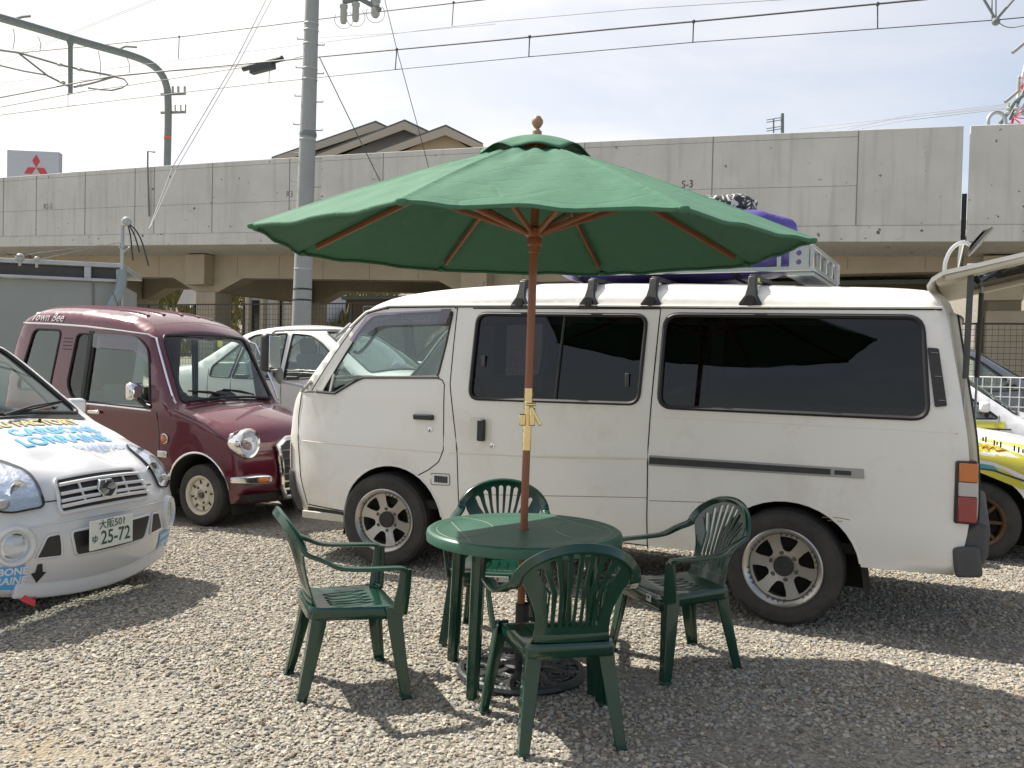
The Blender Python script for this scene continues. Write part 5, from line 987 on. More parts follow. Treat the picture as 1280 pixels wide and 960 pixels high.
# ---- white rally-prepared hatchback
HH = R(-19); HU = Vector((math.cos(HH), math.sin(HH), 0)); HW = Vector((-math.sin(HH), math.cos(HH), 0))
hat = thing('hatchback', (-2.42028837 - HW.x * .08 + HU.x * .055, 5.56533756 - HW.y * .08 + HU.y * .055, 0), HH, 'white hatchback with blue and yellow sponsor lettering on a dented bonnet', 'car')
def wf_hat(u, z):
    u = np.asarray(u, float); z = np.asarray(z, float)
    w = .81 - .14 * np.clip((z - .95) / .6, 0, 1) ** 1.1 - .05 * np.clip((.45 - z) / .3, 0, 1) ** 1.5 + .012 * np.exp(-((z - .78) / .08) ** 2)
    return w - .06 * np.clip((u + .75) / .6, 0, 1) ** 2.2
silh = [(-.20, .175, .03, .12), (-.15, .215, .04, .14), (-.125, .32, .06, .14), (-.115, .45, .07, .14), (-.12, .545, .08, .135), (-.145, .60, .08, .13), (-.165, .66, .08, .125), (-.215, .735, .09, .115), (-.34, .825, .10, .07), (-.56, .93, .10, .045), (-.78, 1.005, .08, .035), (-.87, 1.04, .06, .035), (-1.48, 1.50, .06, .05), (-1.62, 1.55, .08, .05), (-2.5, 1.59, .10, .05), (-3.1, 1.56, .10, .05), (-3.5, 1.45, .08, .05), (-3.68, 1.1, .07, .05), (-3.75, .7, .07, .06), (-3.72, .3, .05, .04)]
HB = Body(silh, wf_hat, 1.0, 15, .05); HB.wmax = .81
hs0 = HB.sat(z=1.065, hi=2.4); hs1 = HB.sat(z=1.50, hi=2.6); hws = rpoly([(hs0, -.93), (hs0, .93), (hs1, .90), (hs1, -.90)], .08)
hdw = rpoly([(-1.20, 1.06), (-1.60, 1.41), (-2.4, 1.46), (-2.4, 1.06)], .05); hdr = rpoly([(-2.48, 1.06), (-2.48, 1.46), (-3.35, 1.40), (-3.45, 1.1)], .05)
haf = archhole((-.78, .30), .34, .35, .10); har = archhole((-3.14, .30), .34, .35, .10)
mb = MB(); HB.side(mb, HB.outline, [hdw, hdr, haf, har], edge=True); HB.band(mb, 0, HB.s[-1], [hws])
# dents: the bonnet leading edge is knocked in
dv = np.array(mb.v); rg = np.random.default_rng(4)
for (ux, yy, rad, am) in ((-.29, -.17, .13, -.045), (-.25, .06, .08, .026), (-.28, .30, .13, -.042), (-.23, -.36, .08, .018), (-.22, .19, .06, -.022)):
    d = ((dv[:, 0] - ux) ** 2 / (rad * .75) ** 2 + (dv[:, 1] - yy) ** 2 / rad ** 2); dv[:, 2] += am * np.exp(-d) * (dv[:, 2] > .58)
mb.v = [tuple(q) for q in dv]; mb.build('body', m_white2, hat, merge=4e-4, angle=50)
def dent(q):
    x, y, z = q
    for (ux, yy, rad, am) in ((-.29, -.17, .13, -.045), (-.25, .06, .08, .026), (-.28, .30, .13, -.042), (-.23, -.36, .08, .018), (-.22, .19, .06, -.022)):
        z += am * math.exp(-((x - ux) ** 2 / (rad * .75) ** 2 + (y - yy) ** 2 / rad ** 2))
    return (x, y, z)
liner(hat, HB, [haf, har]); MB().box((-2, 0, .26), (3.2, 1.35, .05)).build('floor', m_well, hat)
mb = MB(); HB.band(mb, 0, 0, outer=hws, off=-.004, grid=.1); mb.build('windscreen', m_glassc, hat)
mb = MB(); mb.tube([HB.bp(a, t, .001) for a, t in dens(hws, .06)], .016, 6, closed=True); mb.build('windscreen_seal', m_seal, hat)
for sd in (-1, 1): side_window(HB, hat, 'door_window', hdw, m_glass, .011, sd); side_window(HB, hat, 'rear_side_window', hdr, m_glass, .011, sd)
cow = [(hs0 - .09, -.90), (hs0 - .09, .90), (hs0 + .012, .90), (hs0 + .012, -.90)]
mb = MB(); HB.band(mb, 0, 0, outer=cow, off=.006, grid=.1); mb.build('cowl_panel', m_black, hat)
wiper(hat, HB, hs0 - .05, -.02, hs0 + .10, .80, .03); wiper(hat, HB, hs0 - .05, -.75, hs0 + .07, -.05, .03)
mb = MB(); x, y, z = HB.bp(HB.sat(u=-.79, lo=.4, hi=1.6), .30, .0); mb.tube([(x, y, z), (x + .01, y, z + .022)], [.012, .008], 8); mb.build('washer_jet', m_black, hat)
fz = lambda y, z: fzq(HB, y * (.93 if y < 0 else 1), z, .62)
def fpatch(poly, off, name, m, parent, grid=.04, d=.035): 
    mb = MB(); HB.band(mb, 0, 0, outer=[fz(a, b) for a, b in dens(poly, d, True)], off=off, grid=grid); return mb.build(name, m, parent)
def fline(poly, rad, off, name, m, parent, closed=True): return MB().tube([HB.bp(*fz(a, b), off) for a, b in dens(poly, .03, closed)], rad, 6, closed=closed).build(name, m, parent)
# bonnet shut line
mb = MB(); HB.bline(mb, [fz(y, .605 + .02 * abs(y) / .4) for y in np.linspace(-.45, .45, 13)], .004, .0); mb.build('panel_gap', m_seam, hat)
# grille and emblem
gp = rpoly([(-.34, .705), (.315, .705), (.365, .555), (-.38, .555)], .03); g_ = fpatch(gp, .010, 'grille', m_stick_k, hat)
fline(gp, .011, .012, 'grille_surround', m_white2, g_)
mb = MB()
for i in range(4):
    z = .576 + i * .034; a0_, a1_ = -.365 + .04 * i / 4, .35 - .04 * i / 4; P_ = [HB.bp(*fz(y, z), .024) for y in np.linspace(a0_, a1_, 11)]; mb.ribbon(P_, [(.3, 0, 1)] * 11, .019, .016)
for y in (-.20, .16): mb.ribbon([HB.bp(*fz(y, z), .022) for z in (.57, .62, .685)], [(0, 1, 0)] * 3, .012, .012)
mb.build('grille_bar', m_white2, g_)
ec = Vector(HB.bp(*fz(-.02, .632), .045)); Ey = Vector((0, 1, 0)); Ez = Vector((-.35, 0, .94))
hexp = [(-.078, 0), (-.045, .056), (.045, .056), (.078, 0), (.045, -.056), (-.045, -.056)]
em = MB().prism(hexp, lambda a, b: ec + Ey * a + Ez * b, lambda a, b: ec + Ey * a + Ez * b - Vector((.02, 0, 0))).build('emblem', m_chrome, hat, bevel=.004)
Sp = [(-.045, .004), (.0, .038), (.044, .012), (.030, .0), (.004, .018), (-.016, .006), (.048, -.006), (.0, -.040), (-.046, -.012), (-.030, -.001), (-.002, -.018), (.016, -.006)]
Sq = [(-.048, .005), (-.004, .037), (.036, .030), (.006, .020), (-.014, .006), (.016, -.008), (.046, -.002), (.004, -.037), (-.038, -.030), (-.008, -.021), (.010, -.008), (-.020, .006)]
MB().prism(Sq, lambda a, b: ec + Vector((.006, 0, 0)) + Ey * a * 1.25 + Ez * b * 1.25, lambda a, b: ec + Ey * a * 1.25 + Ez * b * 1.25).build('emblem_mark', m_stick_k, em)
# headlights
for sd in (-1, 1):
    hl = [(sd * .425, .60), (sd * .41, .77), (sd * .47, .845), (sd * .60, .85), (sd * .70, .80), (sd * .735, .66), (sd * .60, .605)]
    if sd > 0: hl = [(.53, .605), (.51, .76), (.54, .85), (.62, .86), (.715, .80), (.75, .66), (.66, .60)][::-1]
    hl = rpoly(hl, .035)
    lo = HB.sat(z=.86, hi=1.2)
    mb = MB(); HB.band(mb, 0, 0, outer=[fzq(HB, a, b, lo) for a, b in dens(hl, .035, True)], off=.006, grid=.04); hh = mb.build('headlight', m_refl, hat)
    mb = MB(); HB.band(mb, 0, 0, outer=[fzq(HB, a, b, lo) for a, b in dens(hl, .035, True)], off=.022, grid=.04); mb.build('headlight_lens', m_lens, hh)
    mb = MB(); mb.tube([HB.bp(*fzq(HB, a, b, lo), .012) for a, b in dens(hl, .03, True)], .006, 6, closed=True); mb.build('headlight_seal', m_seam, hh)
    q = Vector(HB.bp(*fzq(HB, sd * .53, .70, lo), .008)); MB().lathe([(.055, .012), (.05, 0), (.02, -.008), (.0001, -.004)], 'X', 20, tuple(q)).build('reflector', m_chrome, hh)
    q = Vector(HB.bp(*fzq(HB, sd * .63, .655, lo), .010)); MB().add(*blob(q.x, q.y, q.z, .02, .05, .03, 2, 14, 8, .9, 0)).build('indicator_lens', m_clearl, hh)
    fx = Vector(HB.bp(*fz(sd * .645, .44), .0)); Mr = Matrix.Rotation(sd * R(24), 3, 'Z')
    def lx(prof, n=28):
        b = MB().lathe(prof, 'X', n); return [fx + Mr @ Vector(q) for q in b.v], b.f
    pod = MB().add(*lx([(.118, -.05), (.115, .0), (.104, .016), (.092, .018), (.082, .006), (.078, -.03)])).build('fog_lamp_bezel', m_white2, hat)
    MB().add(*lx([(.079, -.02), (.070, .0), (.062, .004)])).build('fog_lamp_rim', m_chrome, pod)
    MB().add(*lx([(.064, .002), (.04, .012), (.0001, .016)])).build('fog_lamp_lens', m_lens, pod); MB().add(*lx([(.064, 0), (.04, -.02), (.0001, -.03)])).build('reflector', m_refl, pod)
ic = fpatch(rpoly([(-.32, .475), (.36, .475), (.30, .345), (-.28, .345)], .03), .007, 'intake', m_stick_k, hat); fline(rpoly([(-.32, .475), (.36, .475), (.30, .345), (-.28, .345)], .03), .008, .006, 'intake_lip', m_white2, ic)
for sd in (-1, 1):
    q = rpoly([(sd * .385, .475), (sd * .47, .47), (sd * .53, .36), (sd * .37, .355)][::(-1 if sd > 0 else 1)], .02); ii = fpatch(q, .007, 'intake', m_stick_k, hat); fline(q, .007, .005, 'intake_lip', m_white2, ii)
mb = MB(); HB.bline(mb, [fz(y, .525) for y in np.linspace(-.70, .70, 21)], .006, .001); mb.build('bumper_crease', m_white2, hat)
P_ = [Vector(HB.bp(*fz(y, .215), .012)) for y in np.linspace(-.62, .62, 21)]; MB().ribbon(P_, [(0, 0, 1)] * 21, .085, .035).build('bumper_lip', m_white2, hat, bevel=.008)
# number plate
pc = Vector(HB.bp(*fz(-0.06, .445), .045)); pm = lambda a, b, d=0: (pc.x + d - .03 * 0, pc.y + a, pc.z + b)
pl = MB().box(tuple(pc), (.012, .34, .172)).build('number_plate', m_plate, hat, bevel=.004)
letters('plate_lettering', '大阪501', .058, lambda a, b: pm(a + .0, b + .052, .0075), m_pgreen, pl, bold=.0008, sx=1.05)
letters('plate_lettering', '25-72', .112, lambda a, b: pm(a + .028, b - .026, .0075), m_pgreen, pl, bold=.0016, sx=.92)
letters('plate_lettering', 'ゆ', .052, lambda a, b: pm(a - .136, b - .026, .0075), m_pgreen, pl, bold=.0008)
for y in (-.10, .10): MB().lathe([(.008, 0), (.0001, .004)], 'X', 10, (pc.x + .006, pc.y + y, pc.z + .06)).build('plate_bolt', m_galv, pl)
# sponsor lettering on the bonnet: metres from the front edge, across the car
def hoodmap(uc, yc, sh=0.0):
    def f(a, b):
        uu = uc - b; s_ = HB.sat(u=uu, lo=HB.sat(z=.64, hi=.8), hi=hs0); w_ = float(np.interp(s_, HB.s, HB.we)); return dent(HB.bp(s_, (yc + a) / w_, .006))
    return f
LET = [('KAMU FACTORY', .115, -.77, .08, m_stick_y, .002, 1.0, 0), ('CARBONE', .14, -.635, .20, m_blue, .003, 1.08, 0), ('LORRAINE', .14, -.505, .15, m_blue, .003, 1.08, 0), ('BRAKEPADS', .075, -.395, .33, mat('sticker_pale_blue', (.42, .55, .75), .4), .001, 1.2, 0)]
for s_, z_, uc, yc, m_, bo, sx, sh in LET:
    if s_.startswith('KAMU'): letters('bonnet_lettering_outline', s_, z_, lambda a, b, g=hoodmap(uc, yc): tuple(Vector(g(a, b)) - Vector((0, 0, .0018))), m_stick_g, hat, bold=.009, sx=sx)
    letters('bonnet_lettering', s_, z_, hoodmap(uc, yc), m_, hat, bold=bo, sx=sx)
for sd, ys in ((-1, (-.83, -.58)), (1, (.52, .70))):
    q = [(ys[0], .215), (ys[1], .215), (ys[1], .335), (ys[0], .335)]; st = fpatch(q, .032 if False else .004, 'bumper_sticker', m_blue, hat)
    cy_ = (ys[0] + ys[1]) / 2
    for tx_, zz in (('CARBONE', .305), ('LORRAINE', .257)):
        letters('sticker_lettering', tx_, .052 if sd < 0 else .034, lambda a, b, zz=zz, c_=cy_: HB.bp(*fz(c_ + a, zz + b), .0065), m_stick_w, st, bold=.0015, sx=1.15)
ar = [(0, -.045), (.045, 0), (.022, .004), (.014, .045), (-.014, .045), (-.022, .004), (-.045, 0)]
mb = MB(); HB.band(mb, 0, 0, outer=[fz(-.50 + a, .285 + b) for a, b in ar], off=.005, grid=.03); mb.build('tow_arrow', m_stick_k, hat)
mb = MB(); a_ = Vector(HB.bp(*fz(-.60, .20), .0)); mb.ribbon([a_ + Vector((-.05, 0, .02)), a_ + Vector((.06, .02, -.03)), a_ + Vector((.10, .05, -.06)), a_ + Vector((.05, .09, -.04))], [(0, .5, 1)] * 4, .035, .006); mb.build('tow_strap', m_stick_r, hat)
for u_ in (-.78, -3.14): wheel(hat, (u_, -.70, .29), .29, .19, .18, 'alloy', -1, 0); wheel(hat, (u_, .70, .29), .29, .19, .18, 'alloy', 1, 0)
seat(hat, -1.85, -.36, .55, .55); seat(hat, -1.85, .36, .55, .55); seat(hat, -2.75, 0, .55, .5, w=1.15); steering(hat, -1.38, -.36, 1.0)
mb = MB(); mb.prism([(-.95, .8), (-.96, 1.03), (-1.2, 1.05), (-1.32, 1.01), (-1.3, .8)], lambda a, b: (a, -.64, b), lambda a, b: (a, .64, b)); mb.build('dashboard', MATS['dash_plastic'], hat, bevel=.02)
mb = MB(); pts = [(-2.2, -.60, .45), (-2.22, -.60, 1.25), (-2.25, -.50, 1.42), (-2.25, .50, 1.42), (-2.22, .60, 1.25), (-2.2, .60, .45)]; mb.tube(chaikin(pts, 2), .02, 8); mb.tube([(-2.22, -.58, 1.25), (-1.22, -.60, 1.02), (-1.2, -.60, .5)], .02, 8); mb.tube([(-2.22, .58, 1.25), (-1.22, .60, 1.02), (-1.2, .60, .5)], .02, 8); mb.build('roll_cage', mat('cage_blue_grey', (.16, .2, .22), .5), hat)
for sd in (-1, 1):
    c = Vector((-1.15, sd * .88, 1.10)); mm = MB().box(c, (.10, .17, .12)).build('wing_mirror', m_white2, hat, bevel=.03); MB().box(c + Vector((-.052, 0, 0)), (.006, .14, .09)).build('mirror_glass', m_chrome, mm)
    MB().tube([c + Vector((.0, -sd * .05, -.04)), (-1.12, sd * .76, 1.03)], .02, 8).build('mirror_stalk', m_black, mm)

# ---- saloons and rally cars from one builder
def saloon(name, loc, h, label, paint, sil, W, win, arches, group=None, wst='steel', wr=.30, livery=None, cowlz=.93, roofz=1.40):
    root = thing(name, loc, h, label, 'car', group)
    def wf(u, z):
        u = np.asarray(u, float); z = np.asarray(z, float)
        w = W - .15 * np.clip((z - .85) / .6, 0, 1) ** 1.1 - .04 * np.clip((.45 - z) / .3, 0, 1) + .012 * np.exp(-((z - .70) / .08) ** 2); um = sil[0][0]
        return w - .12 * np.clip((u - um + .7) / .7, 0, 1) ** 2.2 - .08 * np.clip((sil[-1][0] + .6 - u) / .6, 0, 1) ** 2
    B = Body(sil, wf, 1.0, 11, .07); B.wmax = W; pk = B.sat(z=max(q[1] for q in sil))
    a = B.sat(z=cowlz, hi=pk); b = B.sat(z=roofz - .02, hi=pk); hw = rpoly([(a, -.92), (a, .92), (b, .90), (b, -.90)], .06)
    c = B.sat(z=roofz - .04, lo=pk); d = B.sat(z=cowlz + .05, lo=pk); rw = rpoly([(c, -.88), (c, .88), (d, .88), (d, -.88)], .06)
    ah = [archhole((q, wr + .02), wr + .06, wr + .06, .1) for q in arches]
    mb = MB(); B.side(mb, B.outline, [*win, *ah], edge=True); B.band(mb, 0, B.s[-1], [hw, rw]); mb.build('body', paint, root, merge=4e-4, angle=50); liner(root, B, ah)
    MB().box(((sil[0][0] + sil[-1][0]) / 2, 0, .25), (2.6, W * 1.7, .05)).build('floor', m_well, root)
    for nm, q in (('windscreen', hw), ('rear_window', rw)):
        mb = MB(); B.band(mb, 0, 0, outer=q, off=-.004, grid=.12); g = mb.build(nm, m_glassw, root); MB().tube([B.bp(x, t, .001) for x, t in dens(q, .07)], .013, 6, closed=True).build('window_seal', m_seal, g)
    for sd in (-1, 1):
        for q in win: side_window(B, root, 'side_window', q, m_glass, .012, sd)
        u_ = win[0][0][0]
        cx = max(q[0] for q in win[0]) - .12; cc = Vector((cx, sd * (W + .09), cowlz + .09)); mm = MB().box(cc, (.10, .16, .11)).build('wing_mirror', paint, root, bevel=.03); MB().tube([cc + Vector((0, -sd * .05, -.03)), (cx + .03, sd * (W - .05), cowlz)], .02, 8).build('mirror_stalk', m_black, mm)
        hz = cowlz - .27; se = B.sat(z=hz, hi=pk * .5)
        t0_, t1_ = sorted((sd * .55, sd * .98)); mb = MB(); B.band(mb, 0, 0, outer=[(se - .07, t0_), (se - .07, t1_), (se + .08, t1_), (se + .08, t0_)], off=.008, grid=.05); mb.build('headlight', m_refl, root)
    mb = MB(); xs = sorted({round((min(q[0] for q in w_)) - .03, 2) for w_ in win} | {round(max(q[0] for q in win[0]) + .02, 2)})
    for x in xs:
        for sd in (-1, 1): B.sline(mb := MB(), [(x, cowlz), (x, .32)], .004, -.001, (sd,)); mb.build('panel_gap', m_seam, root)
    for w_ in win[:2]:
        for sd in (-1, 1): MB().box(B.sp(min(q[0] for q in w_) + .14, cowlz - .075, .015, sd), (.17, .03, .04)).build('door_handle', m_dgrey, root, bevel=.01)
    for q in arches: wheel(root, (q, -W + .11, wr), wr, wr * .64, .19, wst, -1); wheel(root, (q, W - .11, wr), wr, wr * .64, .19, wst, 1)
    xm = win[0][0][0]
    cx = (max(q[0] for q in win[0]) + min(q[0] for q in win[0])) / 2 - .15
    seat(root, cx, -.36, .55, .6); seat(root, cx, .36, .55, .6); seat(root, cx - .85, 0, .55, .5, w=1.15); steering(root, cx + .48, .36, .93)
    MB().prism([(.0, .6), (.0, cowlz - .03), (-.35, cowlz), (-.45, .6)], lambda p_, q_: (p_ + cx + .95, -W + .15, q_), lambda p_, q_: (p_ + cx + .95, W - .15, q_)).build('dashboard', MATS['dash_plastic'], root, bevel=.02)
    if livery: livery(root, B)
    return root
sd_sil = [(1.30, .25, .05, .12), (1.38, .38, .10, .14), (1.40, .52, .12, .14), (1.34, .66, .12, .12), (.8, .80, .12, .10), (.15, .90, .09, .07), (.02, .93, .06, .05), (-.62, 1.37, .05, .05), (-.85, 1.43, .08, .05), (-1.3, 1.455, .09, .05), (-1.72, 1.41, .08, .05), (-2.0, 1.28, .05, .05), (-2.52, .98, .05, .05), (-2.65, .95, .07, .05), (-3.15, .92, .09, .06), (-3.28, .75, .08, .08), (-3.28, .45, .07, .08), (-3.18, .26, .05, .06)]
sd_win = [rpoly([(-.12, .90), (-.62, 1.27), (-.80, 1.355), (-1.05, 1.37), (-1.08, .83)], [.03, .08, .05, .03, .03]), rpoly([(-1.16, .83), (-1.14, 1.375), (-1.60, 1.355), (-1.72, 1.30), (-1.86, .83)], [.03, .03, .06, .04, .03]), rpoly([(-1.90, .83), (-1.78, 1.27), (-2.20, .96), (-2.22, .84)], .03)]
saloon('saloon_car', (-1.69479398 + MW.x * .80, 10.2 + MW.y * .80, .40), MH, 'white saloon car parked behind the maroon car, seen through its windscreen', m_white3, sd_sil, .80, sd_win, (.62, -1.98))
ra_sil = [(.78, .20, .04, .12), (.87, .34, .10, .14), (.88, .52, .13, .14), (.80, .70, .14, .12), (.40, .875, .12, .08), (-.1, .965, .10, .06), (-.42, 1.02, .07, .05), (-.52, 1.06, .05, .05), (-1.02, 1.43, .05, .05), (-1.25, 1.49, .08, .05), (-1.8, 1.49, .09, .05), (-2.3, 1.40, .08, .05), (-2.9, 1.08, .06, .05), (-3.2, 1.02, .07, .06), (-3.42, .9, .08, .07), (-3.44, .5, .07, .08), (-3.35, .24, .05, .06)]
ra_win = [rpoly([(-.66, 1.03), (-1.05, 1.32), (-1.25, 1.40), (-1.55, 1.41), (-1.55, .99)], .04), rpoly([(-1.63, .99), (-1.63, 1.41), (-2.15, 1.37), (-2.45, 1.02)], .05)]
def livery(text=True):
    def f(root, B):
        mb = MB(); ah = archhole((0, .35), .40, .40, .1)
        B.side(mb, [(-.42, .985), (.1, .93), (.5, .80), (.84, .62), (.84, .50), (.40, .66), (.10, .80), (-.42, .86)], off=.003, sides=(-1,), grid=.06); B.side(mb, rpoly([(-.60, 1.0), (-2.4, .97), (-2.4, .90), (-.60, .93)], .01), off=.003, sides=(-1,)); y1 = mb.build('yellow_stripe', m_yellow, root)
        mb = MB(); B.side(mb, [(-.42, .83), (.10, .77), (.40, .62), (.10, .73), (-.42, .79)], off=.0035, sides=(-1,), grid=.05); mb.build('teal_stripe', m_teal, root)
        mb = MB(); B.side(mb, dens([(-.42, .70), (.0, .715), (.30, .60), (.72, .50), (.80, .36), (.45, .30), *arc((0, .35), .43, .43, 0, 172, 14), (-.5, .35)], .06, True), off=.003, sides=(-1,), grid=.06); mb.build('yellow_fender', m_yellow, root)
        mb = MB(); B.sline(mb, [(-.5, .775), (.1, .735), (.4, .64), (.82, .5)], .008, .003); B.sline(mb, [(-.55, .925), (-2.4, .895)], .008, .003); mb.build('black_pinstripe', m_stick_k, root)
        q = B.sat(z=.87, hi=1.3); mb = MB(); B.band(mb, 0, 0, outer=[(q, -.93), (q, -.70), (q + .38, -.88), (q + .38, -.93)], off=.004, grid=.06); mb.build('bonnet_stripe', m_yellow, root)
        c = MB().lathe([(.0001, 0), (.062, .0), (.064, .001)], 'Y', 24); x, y, z = B.sp(.46, .60, .006); rd = MB().add([(a + x, y, b + z) for a, _, b in c.v], c.f).build('round_sticker', m_stick_g, root)
        MB().add([(a * .68 + x, y - .002, b * .68 + z) for a, _, b in c.v], c.f).build('sticker_centre', m_stick_w, rd)
        if text:
            mb = MB()
            for i, (u_, z_, h_) in enumerate([(-.10, .985, .05), (-.08, .985, .05), (-.05, .983, .045), (-.03, .98, .05), (.02, .97, .035), (.04, .968, .05), (.10, .945, .045), (.12, .94, .03), (.145, .935, .045), (.24, .91, .045), (.27, .90, .045), (.30, .89, .03)]): B.side(mb, [(u_, z_ - h_ / 2), (u_ + .012, z_ - h_ / 2 - .002), (u_ + .012, z_ + h_ / 2 - .002), (u_, z_ + h_ / 2)], off=.005, sides=(-1,))
            mb.build('decal_strokes', m_stick_k, root); mb = MB(); B.sline(mb, [(.02, .90), (.05, .925), (.06, .89), (.10, .915), (.12, .885), (.19, .895)], .004, .004); mb.build('red_scrawl', m_stick_r, root)
            letters('fender_lettering', 'R', .07, lambda a, b: B.sp(.47 + a, .47 + b, .006), m_stick_w, root)
    return f
rl0 = Vector((3.70, 7.22, 0)); GR = 'white and yellow rally cars right of the van'
saloon('rally_car', tuple(rl0 + MW * .87), MH, 'white and yellow rally car nearest the back of the van, front wheel in view', m_rwhite, ra_sil, .87, ra_win, (0, -2.55), GR, 'spoke', .315, livery(True), 1.06, 1.47)
saloon('rally_car', tuple(rl0 + MW * (2.45 + .87) + MU * .88), MH, 'white and yellow rally car farther back, its windscreen and mirror in view', m_rwhite, ra_sil, .87, ra_win, (0, -2.55), GR, 'spoke', .315, livery(False), 1.06, 1.47)
saloon('grey_car', tuple(rl0 + MW * (5.4 + .85) + MU * .70 + Vector((0, 0, .38))), MH, 'dark grey car behind the white mesh netting at far right', m_greypaint, sd_sil, .82, sd_win, (.62, -1.98))
# ------------------------------------------------------------------ garden set
TC = Vector((.075, 4.36, 0))
tbl = thing('garden_table', (TC.x, TC.y, 0), R(12), 'round green plastic garden table with the parasol pole through its middle', 'table')
Rt_ = .468; zt_ = .700
mb = MB(); mb.lathe([(.024, zt_ - .03), (.024, zt_), (.08, zt_ - .001), (.30, zt_ - .001), (Rt_ - .045, zt_ - .001), (Rt_ - .038, zt_ + .003), (Rt_ - .016, zt_ + .004), (Rt_ - .005, zt_ - .004), (Rt_, zt_ - .018), (Rt_ - .002, zt_ - .046), (Rt_ - .012, zt_ - .050), (Rt_ - .016, zt_ - .03), (.05, zt_ - .03), (.024, zt_ - .03)], 'Z', 96)
top = mb.build('table_top', mat('green_top', (.036, .112, .074), .40, noise=(3, .4, (.044, .13, .09)), coat=0, dirt=(5, (.10, .15, .11), .18)), tbl, angle=30)
mb = MB()
def arcz(cx, cy, r_, a0, a1, n=26): return [(cx + r_ * math.cos(R(a0 + (a1 - a0) * i / n)), cy + r_ * math.sin(R(a0 + (a1 - a0) * i / n)), zt_ - .0008) for i in range(n + 1)]
rot = R(-12); rz_ = lambda q: (q[0] * math.cos(rot) - q[1] * math.sin(rot), q[0] * math.sin(rot) + q[1] * math.cos(rot), q[2])
for q in (arcz(-.46, .02, .31, -62, 62), arcz(.46, .02, .31, 118, 242)): mb.tube([rz_(p_) for p_ in q], .0022, 5)
for q in ([(-.34, .26, zt_ - .0006), (-.20, -.36, zt_ - .0006)], [(.34, .26, zt_ - .0006), (.20, -.36, zt_ - .0006)]): pass
mb.tube([rz_((.16, .39, zt_ - .0008)), rz_((.37, .02, zt_ - .0008))], .002, 5); mb.tube([rz_((-.36, .16, zt_ - .0008)), rz_((-.24, -.33, zt_ - .0008))], .002, 5)
mb.tube([(.418 * math.cos(R(a)), .418 * math.sin(R(a)), zt_ - .0008) for a in range(0, 360, 5)], .002, 5, closed=True)
mb.build('top_groove', mat('groove_pale', (.20, .26, .19), .5), top)
legs = [(-.264, 4.53), (-.146, 4.04), (.402, 4.12), (.31, 4.66)]
Mi = Matrix.Rotation(-R(12), 3, 'Z')
for lx_, ly_ in legs:
    b_ = Mi @ (Vector((lx_, ly_, 0)) - TC); t_ = Vector((b_.x * .92, b_.y * .92, zt_ - .028)); mb = MB(); n = 10
    mb.tube([b_ + Vector((0, 0, .0)), b_ + Vector((0, 0, .012)), t_], [.027, .030, .034], 10); lg = mb.build('leg', m_green, tbl, angle=20); 
    MB().lathe([(.05, -.03), (.048, 0)], 'Z', 12, tuple(t_)).build('leg_socket', m_green, lg)

